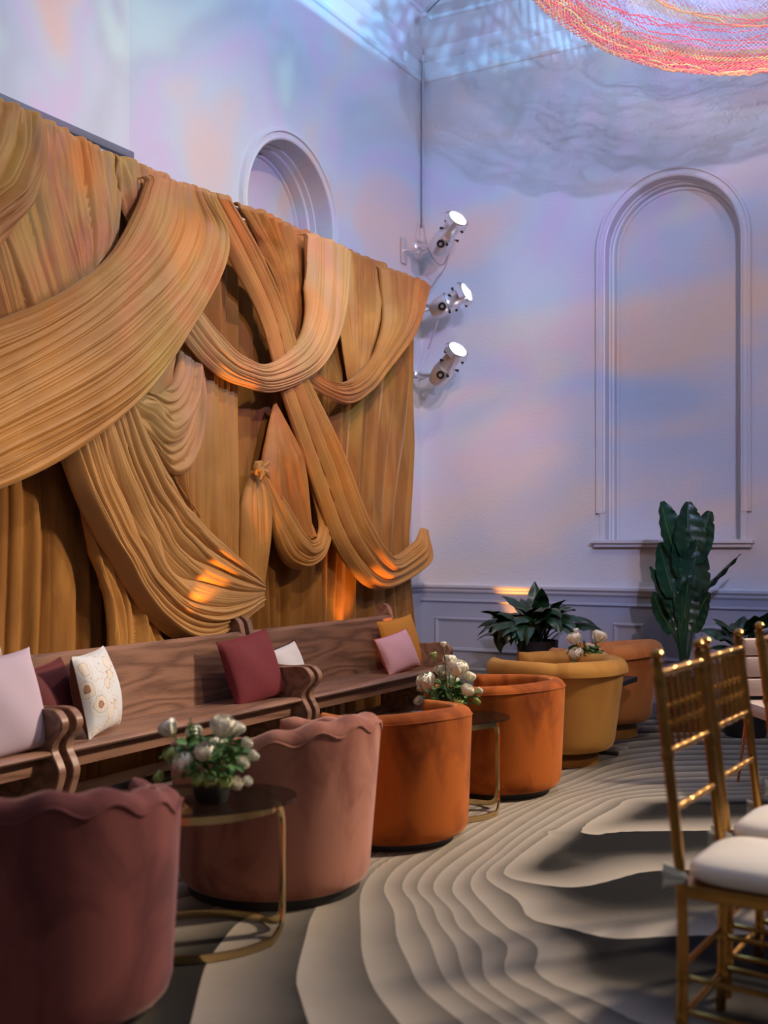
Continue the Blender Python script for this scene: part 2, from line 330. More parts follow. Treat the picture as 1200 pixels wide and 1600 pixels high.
# ------------------------------------------------------------------ the floor
def build_floor():
    LV = {
     -2: [(990, 1133), (1100, 1133), (1200, 1134)],
     -1: [(950, 1150), (1000, 1146), (1100, 1144), (1200, 1145)],
     0: [(290, 1620), (297, 1600), (320, 1513), (340, 1480), (370, 1443), (395, 1430), (450, 1408), (560, 1352), (700, 1265), (820, 1215), (900, 1180), (960, 1163), (1050, 1154), (1200, 1154)],
     1: [(490, 1620), (482, 1600), (470, 1560), (463, 1527), (477, 1467), (490, 1425), (520, 1390), (620, 1330), (720, 1275), (830, 1225), (900, 1196), (960, 1175), (1050, 1165), (1200, 1164)],
     2: [(640, 1620), (625, 1600), (585, 1545), (567, 1495), (564, 1450), (563, 1405), (575, 1372), (602, 1345), (660, 1315), (740, 1276), (840, 1230), (900, 1205), (960, 1184), (1050, 1173), (1200, 1172)],
     3: [(745, 1620), (725, 1600), (660, 1545), (640, 1507), (620, 1465), (616, 1425), (600, 1392), (610, 1367), (635, 1345), (690, 1312), (760, 1276), (850, 1237), (900, 1217), (960, 1193), (1040, 1181), (1200, 1180)],
     4: [(805, 1620), (785, 1600), (710, 1545), (687, 1512), (672, 1470), (655, 1440), (645, 1410), (629, 1387), (640, 1362), (667, 1342), (720, 1305), (775, 1276), (860, 1242), (910, 1222), (960, 1203), (1040, 1190), (1200, 1188)],
     5: [(850, 1620), (825, 1600), (742, 1545), (722, 1515), (710, 1475), (685, 1440), (675, 1415), (652, 1390), (665, 1362), (700, 1332), (735, 1310), (790, 1276), (870, 1240), (915, 1227), (960, 1212), (1040, 1198), (1200, 1196)],
     6: [(880, 1620), (855, 1600), (785, 1553), (757, 1525), (750, 1480), (715, 1447), (705, 1422), (677, 1390), (690, 1362), (735, 1328), (770, 1306), (815, 1275), (870, 1247), (925, 1230), (975, 1215), (1040, 1207), (1200, 1204)],
     7: [(960, 1620), (917, 1600), (858, 1560), (800, 1530), (787, 1510), (792, 1475), (750, 1445), (732, 1422), (707, 1392), (722, 1362), (760, 1332), (790, 1308), (838, 1276), (885, 1250), (935, 1235), (985, 1222), (1040, 1216), (1200, 1212)],
     8: [(1060, 1620), (996, 1598), (921, 1560), (870, 1542), (837, 1518), (837, 1502), (841, 1488), (828, 1467), (800, 1455), (760, 1417), (735, 1385), (745, 1362), (780, 1332), (810, 1306), (860, 1274), (900, 1254), (940, 1240), (990, 1229), (1040, 1225), (1200, 1221)],
     9: [(1300, 1462), (1200, 1460), (1050, 1462), (959, 1466), (893, 1451), (842, 1441), (821, 1430), (814, 1413), (800, 1399), (784, 1390), (760, 1372), (763, 1357), (790, 1336), (829, 1306), (878, 1276), (915, 1256), (945, 1244), (990, 1236), (1040, 1232), (1200, 1229)],
     10: [(1300, 1352), (1200, 1355), (1040, 1360), (1000, 1363), (955, 1375), (910, 1385), (868, 1385), (799, 1373), (787, 1360), (811, 1336), (850, 1308), (897, 1279), (932, 1260), (957, 1248), (1000, 1241), (1040, 1238), (1200, 1235)],
     11: [(1300, 1294), (1200, 1296), (1040, 1298), (970, 1299), (925, 1303), (908, 1302), (907, 1297), (921, 1283), (964, 1260), (976, 1250), (1000, 1246), (1040, 1244), (1200, 1241)],
    }
    pts = []; val = []
    for lv, pl in LV.items():
        q = np.array([on_z(a, b, 0)[:2] for a, b in pl])
        d = np.r_[0, np.cumsum(np.hypot(*(np.diff(q, axis=0).T)))]
        cr_ = catmull(q, len(q)*12); dd = np.r_[0, np.cumsum(np.hypot(*(np.diff(cr_, axis=0).T)))]
        n = max(4, int(dd[-1]/0.075)); s_ = np.linspace(0, dd[-1], n)
        for x, y in zip(np.interp(s_, dd, cr_[:, 0]), np.interp(s_, dd, cr_[:, 1])): pts.append((x, y)); val.append(lv)
    for px, py, v_ in ((880, 1335, 10.55), (900, 1345, 10.5), (960, 1330, 10.72), (925, 1316, 10.86), (1000, 1308, 10.92), (1100, 1308, 10.93), (1040, 1335, 10.6), (1000, 1345, 10.35), (860, 1300, 10.35), (900, 1420, 9.45), (960, 1410, 9.7), (1000, 1390, 9.85), (1100, 1380, 9.88), (1200, 1380, 9.88), (1050, 1430, 9.4), (1040, 1475, 8.95), (1150, 1475, 8.95), (960, 1478, 8.93), (900, 1465, 8.9), (950, 1510, 8.72), (1050, 1530, 8.65), (880, 1500, 8.45), (1000, 1560, 8.3), (1150, 1560, 8.5), (1000, 1278, 11.6), (1040, 1275, 11.65), (1200, 1268, 11.65), (100, 1620, -0.85), (0, 1500, -1.0)):
        p = on_z(px, py, 0); pts.append((p.x, p.y)); val.append(v_)
    pts = np.array(pts); val = np.array(val, float)
    A = np.hypot(pts[:, None, 0]-pts[None, :, 0], pts[:, None, 1]-pts[None, :, 1]); n = len(pts)
    P_ = np.c_[np.ones(n), pts]
    K = np.block([[A+np.eye(n)*1e-3*-1, P_], [P_.T, np.zeros((3, 3))]])
    sol = np.linalg.solve(K, np.r_[val, np.zeros(3)])
    xs = np.arange(0.0, 7.01, 0.02); ys = np.arange(0.4, 8.83, 0.02)
    X, Y = np.meshgrid(xs, ys, indexing='ij'); F = np.zeros_like(X)
    for i in range(len(xs)):
        r = np.hypot(X[i][:, None]-pts[None, :, 0], Y[i][:, None]-pts[None, :, 1]); F[i] = r@sol[:n]+sol[n]+sol[n+1]*X[i]+sol[n+2]*Y[i]
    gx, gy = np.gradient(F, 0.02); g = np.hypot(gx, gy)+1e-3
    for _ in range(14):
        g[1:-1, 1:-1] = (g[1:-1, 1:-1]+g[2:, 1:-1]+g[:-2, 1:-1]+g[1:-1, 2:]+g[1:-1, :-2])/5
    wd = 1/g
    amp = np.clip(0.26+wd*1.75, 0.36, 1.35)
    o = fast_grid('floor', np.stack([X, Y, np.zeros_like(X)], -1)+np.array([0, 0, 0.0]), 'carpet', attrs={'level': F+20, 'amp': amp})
    struct(o)
    MB().box((-0.4, -3, -0.12), (12, 9.2, -0.004)).build('floor', 'dwood', smooth=False)['kind'] = 'structure'
build_floor()

# ------------------------------------------------------------------ the walls
CH = 6.05
def arch_pts(c, r, z0, zs, n=28):
    return [(c-r, z0)]+[(c+r*math.cos(PI-PI*i/n), zs+r*math.sin(PI*i/n)) for i in range(n+1)]+[(c+r, z0)]
def wall_with_niche(name, u0, u1, z1, c, r, z0, zs, depth, to3):
    """to3(u, z, d): d = depth into the wall"""
    hole = arch_pts(c, r, z0, zs)
    bm = bmesh.new()
    def loop(pl):
        vs = [bm.verts.new(to3(u, z, 0)) for u, z in pl]
        return [bm.edges.new((vs[i], vs[(i+1) % len(vs)])) for i in range(len(vs))]
    ed = loop([(u0, 0), (u1, 0), (u1, z1), (u0, z1)])+loop(hole)
    bmesh.ops.triangle_fill(bm, use_beauty=True, use_dissolve=False, edges=ed)
    # reveal and niche panel
    vs = [bm.verts.new(to3(u, z, 0)) for u, z in hole]; vb = [bm.verts.new(to3(u, z, depth)) for u, z in hole]
    for i in range(len(hole)):
        j = (i+1) % len(hole); bm.faces.new((vs[i], vs[j], vb[j], vb[i]))
    bm.faces.new(vb)
    bmesh.ops.remove_doubles(bm, verts=bm.verts, dist=1e-5); bmesh.ops.recalc_face_normals(bm, faces=bm.faces)
    me = bpy.data.meshes.new(name); bm.to_mesh(me); bm.free(); me.materials.append(M['wall'])
    o = bpy.data.objects.new(name, me); C.objects.link(o); return struct(o)
def sweep_arch(mb, c, prof, z0, zs, to3, n=40, flip=1):
    """prof: list of (radius, height off the wall); swept up the jamb, round the arch and down"""
    rows = []
    path = [(PI, z0)]+[(PI-PI*i/n, None) for i in range(n+1)]+[(0, z0)]
    for a, z in path:
        row = []
        for r, h in prof:
            u = c+r*math.cos(a); zz = z if z is not None else zs+r*math.sin(a)
            row.append(to3(u, zz, -h))
        rows.append(row)
    mb.grid(rows)
toL = lambda u, z, d: (-d, u, z)        # left wall x = 0, u = y
toB = lambda u, z, d: (u, 8.8+d, z)     # back wall y = 8.8, u = x
wall_with_niche('wall_left', -3.0, 8.8, CH, 6.755, 0.545, 1.38, 3.72, 0.29, toL)
wall_with_niche('wall_back', 0.0, 9.5, CH, 2.224, 0.535, 1.38, 3.71, 0.20, toB)
for nm, cc, r, zs, to, dp in (('window_1', 6.755, 0.545, 3.72, toL, 0.29), ('window_2', 2.224, 0.535, 3.71, toB, 0.20)):
    mb = MB(); sweep_arch(mb, cc, [(r, 0.0), (r, 0.018), (r+0.012, 0.024), (r+0.02, 0.016), (r+0.05, 0.016), (r+0.056, 0.030), (r+0.072, 0.030), (r+0.082, 0.0)], 1.60, zs, to)
    wn = struct(mb.build(nm, 'trim'))
    mb = MB()
    for s_ in (-1, 1):
        a = to(cc+s_*r, 1.38, -0.014); b = to(cc+s_*(r+0.045), 1.62, 0.0); mb.box([min(p, q) for p, q in zip(a, b)], [max(p, q) for p, q in zip(a, b)])
    mb.build('window_frame', 'trim', wn)
    mb = MB(); sweep_arch(mb, cc, [(r, -dp*0.45), (r-0.012, -dp*0.47), (r-0.014, -dp*0.62), (r-0.028, -dp*0.66), (r-0.030, -dp)], 1.38, zs, to); mb.build('inner_moulding', 'trim', wn)
    mb = MB(); sweep_arch(mb, cc, [(r-0.030, -dp), (r-0.032, -dp+0.02), (r-0.055, -dp+0.02), (r-0.06, -dp)], 1.38, zs, to); mb.build('niche_bead', 'trim', wn)
    mb = MB()
    def bx(u0, u1, z0_, z1_, d0, d1):
        a = to(u0, z0_, d0); b = to(u1, z1_, d1); mb.box([min(p, q) for p, q in zip(a, b)], [max(p, q) for p, q in zip(a, b)], 0.004)
    bx(cc-r-0.10, cc+r+0.10, 1.355, 1.385, -0.075, dp); bx(cc-r-0.085, cc+r+0.085, 1.325, 1.357, -0.05, 0.01)
    mb.build('window_sill', 'trim', wn)
# wainscot
def profile_rail(name, prof, a0, a1, to, m='trim'):
    mb = MB(); mb.grid([[to(a, z, -d) for d, z in prof] for a in (a0, a1)]); return struct(mb.build(name, m, angle=25))
RAIL = [(0.0, 0.925), (0.02, 0.93), (0.03, 0.945), (0.03, 0.955), (0.055, 0.975), (0.058, 0.995), (0.04, 1.005), (0, 1.008)]
RAIL2 = [(0.0, 0.84), (0.018, 0.845), (0.026, 0.855), (0.018, 0.868), (0.01, 0.872), (0, 0.875)]
BASE = [(0.024, 0.0), (0.024, 0.17), (0.03, 0.18), (0.028, 0.20), (0.012, 0.215), (0.012, 0.25), (0.022, 0.258), (0.022, 0.272), (0.0, 0.285)]
for nm, pr in (('trim_1', RAIL), ('trim_2', RAIL2), ('baseboard_back', BASE)): profile_rail(nm, pr, 0.0, 9.5, toB, 'dado' if nm != 'trim_1' else 'trim')
for nm, pr in (('trim_3', RAIL), ('baseboard_left', BASE)): profile_rail(nm, pr, -3, 8.8, toL, 'dado')
struct(MB().box((0.0, 8.793, 0.0), (9.5, 8.80, 0.93)).build('trim_4', 'dado', smooth=False))
struct(MB().box((0.0, -3, 0.0), (0.006, 8.80, 0.93)).build('trim_5', 'dado', smooth=False))
k = 6
for (x0, x1) in ((0.14, 1.60), (1.752, 2.01), (2.14, 2.34), (2.46, 4.3), (4.45, 6.2)):
    mb = MB(); z0, z1 = 0.415, 0.715
    prof = [(0, 0.0), (0.006, 0.012), (0.016, 0.018), (0.026, 0.010), (0.036, 0.006), (0.04, 0.0)]
    rows = []
    for cx_, cz_, sx, sz in ((x0, z0, 1, 1), (x1, z0, -1, 1), (x1, z1, -1, -1), (x0, z1, 1, -1)):
        rows.append([(cx_+sx*d, 8.793-h_, cz_+sz*d) for d, h_ in prof])
    mb.grid(rows, closed_u=True); struct(mb.build('trim_%d' % k, 'dado', angle=25)); k += 1
# cornice and ceiling
COR = [(0.0, 5.42), (0.02, 5.43), (0.03, 5.45), (0.02, 5.47), (0.012, 5.48), (0.012, 5.60), (0.03, 5.62), (0.045, 5.66), (0.05, 5.70), (0.14, 5.80), (0.18, 5.86), (0.20, 5.87), (0.20, 5.90), (0.30, 5.93), (0.34, 6.0), (0.36, 6.0), (0.36, 6.05)]
profile_rail('trim_%d' % k, COR, 0.0, 9.5, toB, 'ceil'); profile_rail('trim_%d' % (k+1), COR, -3.0, 8.8, toL, 'ceil')
struct(MB().box((-0.4, -3, CH), (9.5, 9.2, CH+0.1)).build('ceiling', 'ceil', smooth=False))

# ------------------------------------------------------------------ projection screen, conduit
t = empty('projection_screen', (0.05, 3.4, 3.66), 'white projection screen on the left wall above the gold curtain, dark batten along its foot', 'screen')
MB().box((-0.01, -1.6, 0.0), (-0.002, 1.6, 2.0)).build('screen_cloth', 'screen', t, False)
MB().box((-0.02, -1.62, -0.045), (0.02, 1.62, 0.0), 0.006).build('batten', 'batten', t)
pc_ = on_x(660, 80, 0.035)
t = empty('electrical_conduit', (0.045, 8.75, 4.0), 'slim grey conduit running down the corner between the two walls', 'conduit')
MB().tube([(0, 0, 0.15), (0, 0, 2.0)], 0.012, 10).build('pipe', 'cable', t)
MB().lathe([(0.012, -0.03), (0.02, -0.025), (0.02, 0.025), (0.012, 0.03)], 12, (0, 0, 1.62)).build('coupling', 'chrome', t)
p0 = pd(660, 26, 9.4); p1 = pd(694, -8, 9.2)
t = empty('rigging_wire', p0, 'dark taut wire with a small hook at the ceiling corner', 'wire')
MB().tube([(0, 0, 0), p1-p0], 0.006, 8).build('strand', 'batten', t)
MB().lathe([(0.004, 0), (0.03, 0.01), (0.03, 0.04), (0.004, 0.06)], 10, (0, 0, 0), (p1-p0)).build('hook', 'chrome', t)

# ------------------------------------------------------------------ the gold backdrop: velvet curtain and draped swags
def smooth_noise(n, k, r):
    """1-D smooth random curve of n samples with k knots"""
    return catmull(r.uniform(-1, 1, (k,)), n)
def fold_fn(nv, nu, nf, seed, wander=0.5, sub=1.0):
    """(nu, nv) height field in 0..1 with about nf folds across v; folds merge and wander along u"""
    r = np.random.RandomState(seed)
    v = np.linspace(0, 1, nv)[None, :]; u = np.linspace(0, 1, nu)[:, None]
    def layer(n, ph, s_):
        rr_ = np.random.RandomState(s_)
        wts = rr_.uniform(0.4, 1.9, n+2); cum = np.r_[0, np.cumsum(wts)]; cum = cum/cum[-1]*(n+2)
        P = np.interp(v[0], np.linspace(0, 1, len(cum)), cum)[None, :]+ph*n/nf+20
        k_ = np.floor(P).astype(int); f = P-k_
        A = rr_.uniform(0.35, 1.0, 400); B = rr_.uniform(0, 0.35, 400); Fq = rr_.uniform(2, 7, 400); Ph = rr_.uniform(0, 6, 400); Sk = rr_.uniform(0.65, 1.5, 400)
        am = A[k_ % 400]*(1-B[k_ % 400]+B[k_ % 400]*np.sin(Fq[k_ % 400]*u+Ph[k_ % 400]))
        return am*np.maximum(np.sin(PI*f**Sk[k_ % 400]), 0)**0.62
    ph = np.zeros((nu, nv))
    for j in range(4):
        c = r.uniform(0, 1); wd_ = r.uniform(0.10, 0.35); ph = ph+wander*np.exp(-((v-c)/wd_)**2)*smooth_noise(nu, r.randint(3, 6), r)[:, None]
    h1 = layer(nf, ph, seed+1); h2 = layer(int(nf*2.2), ph*0.9+0.15*smooth_noise(nu, 5, r)[:, None], seed+2); h3 = layer(int(nf*4.1), ph*0.9+0.1*smooth_noise(nu, 7, r)[:, None], seed+3)
    m2 = 0.35+0.65*(0.5+0.5*np.sin(v*nf*1.3+3*u+r.uniform(0, 6)))
    return h1*(1-0.26*sub)+h2*0.22*sub*m2+h3*0.04*sub
def drape(name, guides, x0, nf, seed, m='swag', bulge=0.06, amp=0.55, nu=150, nv=None, label=None, curl=False, parent=None, wander=0.5, sharp=0.7, mx=0.075, pinch=None, group=None):
    nv = nv or max(80, nf*22)
    G = np.array([[on_x(a, b, x0+bulge*0.6)[1:] for a, b in g] for g in guides])     # (ng, k, 2)
    G = catmull(np.transpose(G, (1, 0, 2)), nu)        # (nu, ng, 2)
    G = catmull(np.transpose(G, (1, 0, 2)), nv)        # (nv, nu, 2)
    G = np.transpose(G, (1, 0, 2))
    wid = np.hypot(*(G[:, -1]-G[:, 0]).T)[:, None]
    v = np.linspace(0, 1, nv)[None, :]
    prof = np.sqrt(np.clip(1-(2*v-1)**8, 0, 1))
    hgt = fold_fn(nv, nu, nf, seed, wander)
    a = np.minimum(wid/nf*amp*1.3, mx*1.2)+0.004
    X = x0+bulge*(0.5*prof+0.5*np.sqrt(np.clip(1-(2*v-1)**2, 0, 1)))*np.clip(wid/0.35, 0.35, 1.0)+a*hgt*(0.25+0.75*prof)
    r = np.random.RandomState(seed+99)
    # edges wobble a little
    off = (smooth_noise(nu, 14, r)*0.006)[:, None]
    Z = G[..., 1]+off; Y = G[..., 0]+0.6*(hgt-0.5)*a
    if curl:
        nC = 10; Xc = []; Yc = []; Zc = []
        for i in range(nC, 0, -1):
            q = i/nC*2.2; rr = 0.035
            Xc.append(X[0]-rr+rr*math.cos(q)-0.0); Zc.append(Z[0]+rr*math.sin(min(q, PI)) + 0.004*np.sin(Y[0]*60)); Yc.append(Y[0])
        X = np.vstack([Xc, X]); Y = np.vstack([Yc, Y]); Z = np.vstack([Zc, Z])
    o = fast_grid(name, np.stack([X, Y, Z], -1), m, parent)
    sm = o.modifiers.new('thick', 'SOLIDIFY'); sm.thickness = 0.004; sm.offset = -1
    if label: tag(o, label, 'drape', group)
    return o
XC = 0.24
# the velvet panels behind everything
def back_curtain():
    z1 = 3.47; y0, y1 = 2.3, 8.33
    ny = 1500; nz = 130; r = np.random.RandomState(3)
    nf = 44
    h = fold_fn(ny, nz, nf, 21, 0.9, 0.25)
    zz = np.linspace(0.0, 1, nz)
    Z = np.repeat((z1*(1-zz))[:, None], ny, 1)
    gather = (0.35+0.65*np.clip((z1-Z)/0.7, 0, 1))
    Yb = np.linspace(y0, y1, ny)[None, :]
    # the right edge is pulled in by the low swag and flares towards the hem
    pull = np.interp(Z[:, 0], [0, 0.5, 1.25, 1.45, 2.2, 3.5], [0.10, 0.02, -0.13, -0.12, -0.03, 0.0])[:, None]*np.clip((Yb-6.9)/1.4, 0, 1)**1.5
    Y = Yb+pull+0.012*np.sin(Z*3+Yb*4)
    X = XC-0.06+(h**1.7)*0.115*gather
    X = X+0.03*np.clip((0.3-Z)/0.3, 0, 1)*r.uniform(0.5, 1, (1, ny)).cumsum(1)[:, :]*0
    o = fast_grid('curtain_panel', np.stack([X, Y, Z], -1), 'velvet', cur)
    o.modifiers.new('thick', 'SOLIDIFY').thickness = 0.004
cur = empty('backdrop_curtain', (0, 0, 0), 'tall mottled gold velvet curtain in upright pleats hanging behind all the swags', 'curtain')
back_curtain()
MB().tube([(XC+0.03, 2.3, 3.47), (XC+0.03, 8.33, 3.47)], 0.024, 14).build('curtain_rod', 'cable', cur)
for yy in (2.35, 5.3, 8.3):
    MB().tube([(XC-0.09, yy, 0.0), (XC-0.09, yy, 3.47)], 0.019, 12).build('upright', 'cable', cur)

T = lambda pts: pts
drape('gathered_valance', [[(-90, 128), (-75, 260), (-40, 400), (0, 530)], [(-5, 168), (8, 290), (30, 410), (60, 510)], [(60, 193), (71, 276), (95, 370), (122, 470)], [(112, 218), (118, 290), (130, 380), (140, 465)], [(150, 238), (158, 300), (160, 370), (152, 450)], [(195, 258), (186, 310), (182, 370), (172, 440)]],
      0.305, 17, 11, 'swag', 0.02, 0.95, curl=True, label='gathered fan of gold pleats below the screen, above the widest swag')
drape('gathered_valance', [[(178, 250), (188, 305), (204, 358), (222, 410)], [(215, 266), (222, 315), (222, 360), (235, 410)], [(262, 284), (255, 325), (236, 365), (250, 410)]],
      0.325, 6, 12, 'swag', 0.02, 0.9, curl=True, label='short narrow run of gold gathers right of the fan of pleats')
drape('corner_swag', [[(-60, 143), (-70, 200), (-110, 240), (-150, 270), (-200, 290)], [(0, 168), (-12, 225), (-40, 275), (-80, 310), (-150, 350)], [(45, 187), (40, 240), (15, 300), (-35, 345), (-110, 400)], [(75, 200), (74, 255), (50, 325), (0, 388), (-80, 450)]],
      0.36, 8, 13, 'swag_red', 0.05, 0.8, curl=True, label='amber swag in the top left corner of the curtain')
drape('wide_swag', [[(236, 284), (206, 357), (160, 418), (80, 470), (0, 503), (-90, 530)],
                    [(262, 291), (248, 352), (200, 420), (105, 500), (0, 560), (-90, 598)],
                    [(290, 299), (300, 368), (252, 458), (145, 558), (0, 640), (-90, 675)],
                    [(310, 304), (338, 378), (292, 490), (185, 612), (0, 712), (-90, 748)],
                    [(330, 310), (356, 388), (311, 488), (228, 618), (98, 724), (-90, 803)]],
      0.43, 15, 14, 'swag', 0.08, 0.85, nu=240, nv=460, curl=True, label='widest ochre swag sweeping from the curtain top down to the left edge')
drape('pleated_drape', [[(258, 560), (236, 620), (240, 690), (262, 740), (300, 800)], [(290, 530), (282, 630), (272, 720), (286, 790), (320, 850)], [(315, 530), (310, 650), (305, 760), (308, 830), (335, 880)], [(340, 545), (342, 680), (345, 790), (345, 850), (360, 900)], [(368, 555), (366, 690), (366, 800), (366, 870), (375, 920)]],
      0.305, 9, 15, 'swag', 0.02, 0.9, label='tan pleated length hanging behind the loops in the middle of the curtain')
drape('looped_drape', [[(285, 520), (278, 570), (258, 612), (236, 612), (215, 590)], [(298, 525), (290, 600), (258, 640), (225, 632), (200, 605)], [(306, 540), (300, 650), (262, 690), (225, 672), (190, 625)], [(312, 540), (305, 700), (275, 745), (235, 700), (185, 640)]],
      0.345, 4, 16, 'swag_tan', 0.03, 0.85, label='small tan loop of cloth tucked under the wide swag')
drape('hanging_tail', [[(112, 720), (138, 840), (160, 930), (172, 1040)], [(150, 740), (178, 880), (196, 960), (205, 1040)], [(185, 780), (215, 910), (240, 970), (268, 1030)]],
      0.30, 4, 17, 'swag', 0.02, 0.8, label='short gold tail hanging behind the middle pew, left of the broad tan band')
drape('diagonal_band', [[(198, 590), (236, 685), (277, 760), (319, 812), (362, 857), (412, 908)],
                        [(170, 620), (208, 735), (252, 812), (300, 868), (350, 902), (413, 919)],
                        [(138, 650), (172, 780), (222, 865), (278, 930), (340, 955), (413, 933)],
                        [(98, 695), (136, 795), (188, 885), (238, 962), (315, 1004), (413, 950)]],
      0.355, 8, 18, 'swag_tan', 0.06, 0.85, nu=200, nv=300, label='broad tan band running down rightward from under the wide swag to the bench top')
drape('gathered_valance', [[(372, 326), (405, 385), (430, 445), (452, 515), (466, 570)], [(415, 344), (436, 400), (452, 465), (468, 535), (474, 575)], [(455, 362), (462, 410), (470, 470), (478, 530), (478, 575)], [(505, 384), (498, 440), (492, 490), (486, 535), (482, 575)]],
      0.315, 9, 19, 'swag_red', 0.02, 0.95, curl=True, label='red-amber gathers fanning in to a point left of the U-shaped swag')
drape('gathered_valance', [[(525, 390), (530, 460), (535, 540), (548, 615)], [(560, 405), (560, 480), (556, 550), (556, 615)], [(605, 424), (596, 500), (580, 560), (566, 615)]],
      0.315, 7, 20, 'swag_red', 0.02, 0.95, curl=True, label='red-amber gathers between the U-shaped swag and the right swag')
drape('crossing_scarf', [[(362, 316), (402, 385), (440, 470), (478, 585), (530, 700), (573, 812), (612, 870), (650, 848), (662, 826)],
                         [(342, 312), (388, 395), (433, 488), (463, 600), (510, 730), (556, 840), (606, 893), (656, 866), (666, 828)],
                         [(318, 303), (360, 392), (410, 492), (441, 603), (480, 722), (530, 858), (593, 922), (668, 882), (671, 830)]],
      0.365, 5, 22, 'swag', 0.05, 0.8, nu=260, nv=170, curl=True, label='long gold scarf crossing down rightward to the curtain edge, hooked up at its end')
drape('u_swag', [[(478, 370), (482, 440), (480, 500), (462, 543), (424, 567), (386, 556), (350, 525), (308, 476)],
                 [(512, 384), (512, 450), (506, 518), (480, 567), (430, 589), (384, 580), (340, 549), (296, 495)],
                 [(548, 400), (543, 460), (529, 520), (497, 580), (436, 611), (384, 604), (333, 578), (276, 512)]],
      0.43, 6, 23, 'swag_tan', 0.05, 0.85, nu=240, nv=190, curl=True, label='U-shaped ochre swag in the middle of the curtain, lit amber along its bottom')
drape('right_swag', [[(598, 424), (603, 500), (586, 555), (555, 590), (524, 597), (488, 578)],
                     [(634, 438), (630, 500), (604, 558), (570, 600), (530, 613), (480, 586)],
                     [(669, 452), (646, 520), (612, 572), (580, 612), (540, 631), (468, 592)]],
      0.385, 5, 24, 'swag_red', 0.045, 0.85, nu=200, curl=True, label='rightmost amber swag looping from the top right corner of the curtain')
drape('peaked_drape', [[(430, 630), (420, 680), (412, 732), (410, 760)], [(431, 629), (430, 690), (434, 750), (442, 800)], [(432, 629), (443, 690), (456, 765), (470, 840)], [(433, 630), (456, 690), (474, 745), (492, 840)]],
      0.325, 4, 25, 'swag_red', 0.02, 0.8, label='thin peaked piece of cloth rising to a point above the knot')
drape('knotted_tail', [[(400, 735), (384, 785), (381, 850), (380, 935)], [(407, 733), (404, 790), (404, 850), (402, 940)], [(415, 735), (424, 785), (424, 835), (412, 935)]],
      0.335, 5, 26, 'swag', 0.07, 0.35, label='plump gold tail hanging straight down from the knot')
drape('knotted_swag', [[(418, 738), (448, 785), (465, 820), (482, 840), (497, 843), (503, 815), (486, 740)],
                       [(414, 740), (438, 800), (455, 840), (478, 862), (503, 855), (510, 815), (486, 735)],
                       [(408, 742), (424, 815), (438, 868), (468, 888), (505, 872), (517, 815), (484, 728)]],
      0.345, 4, 27, 'swag', 0.05, 0.8, label='small gold U-shaped swag hanging to the right of the knot')
k0 = on_x(407, 732, 0.43)
t = empty('fabric_knot', k0, 'rosette knot of gathered gold cloth halfway up the curtain', 'knot')
mb = MB(); rr = np.random.RandomState(2)
for j in range(5):
    a0 = rr.uniform(0, 6); R_ = 0.036+0.008*j/4; tilt = rr.uniform(-0.6, 0.6)
    mb.tube([(0.012*math.sin(2*a+j), R_*math.cos(a), R_*0.8*math.sin(a)+tilt*R_*math.cos(a)) for a in np.linspace(0, 2*PI, 25)[:-1]], 0.013+0.003*(j % 2), 8, closed=True)
mb.build('wrap', 'swag', t)
for (a, b, c) in ((0.02, 0.085, 0.05), (0.02, 0.07, -0.06), (0.02, -0.03, -0.07)):
    MB().tube([(0.0, 0, 0), (a, b*0.5, c*0.5+0.008), (a, b, c)], [0.012, 0.02, 0.006], 8).build('loose_end', 'swag', t)

# ------------------------------------------------------------------ oak pews
def pew(y0, y1, label):
    t = empty('church_pew', (0.7, (y0+y1)/2, 0), label, 'bench', 'oak pews along the curtain')
    hl = (y1-y0)/2
    def sp(pts, n=6):
        P = catmull(np.array(pts), len(pts)*n); return [tuple(p) for p in P]
    out = [(-0.26, 0.0)]+sp([(-0.27, 0.05), (-0.275, 0.45), (-0.30, 0.70), (-0.315, 0.82), (-0.30, 0.885), (-0.25, 0.905), (-0.205, 0.88), (-0.185, 0.82), (-0.165, 0.74), (-0.12, 0.665), (-0.03, 0.63), (0.10, 0.622), (0.21, 0.632), (0.275, 0.625), (0.315, 0.585), (0.31, 0.54), (0.265, 0.49), (0.255, 0.45), (0.285, 0.40), (0.30, 0.35), (0.27, 0.26), (0.225, 0.16), (0.215, 0.06)], 4)+[(0.22, 0.0)]
    for s in (-1, 1):
        a, b = (s*hl-0.045*(s > 0), s*hl+0.045*(s < 0))
        mb = MB(); mb.prism(out, a, b); o = mb.build('end_panel', 'oak', t, angle=50)
        bv = o.modifiers.new('bevel', 'BEVEL'); bv.width = 0.005; bv.segments = 2; bv.limit_method = 'ANGLE'
    L = hl-0.045
    mb = MB(); mb.prism([(-0.205, 0.42), (-0.235, 0.80), (-0.20, 0.82), (-0.172, 0.80), (-0.158, 0.42)][::-1], -L, L); mb.build('backrest', 'oak', t, angle=20)
    mb = MB(); mb.prism([(-0.21, 0.418), (-0.21, 0.432), (0.215, 0.452), (0.248, 0.448), (0.258, 0.436), (0.25, 0.424), (0.22, 0.418)][::-1], -L, L); mb.build('seat', 'oak', t, angle=50)
    MB().box((0.175, -L, 0.345), (0.195, L, 0.419), 0.003).build('apron', 'oak', t)
    MB().box((-0.2, -L, 0.10), (-0.175, L, 0.16), 0.003).build('stretcher', 'oak', t)
    return t
pew(1.62, 3.56, 'oak pew at the far left edge, mostly out of view, lavender cushion on it')
pew(3.60, 5.51, 'middle oak pew with the floral and burgundy cushions')
pew(5.55, 7.36, 'oak pew nearest the room corner, pink and mustard cushions on its far end')

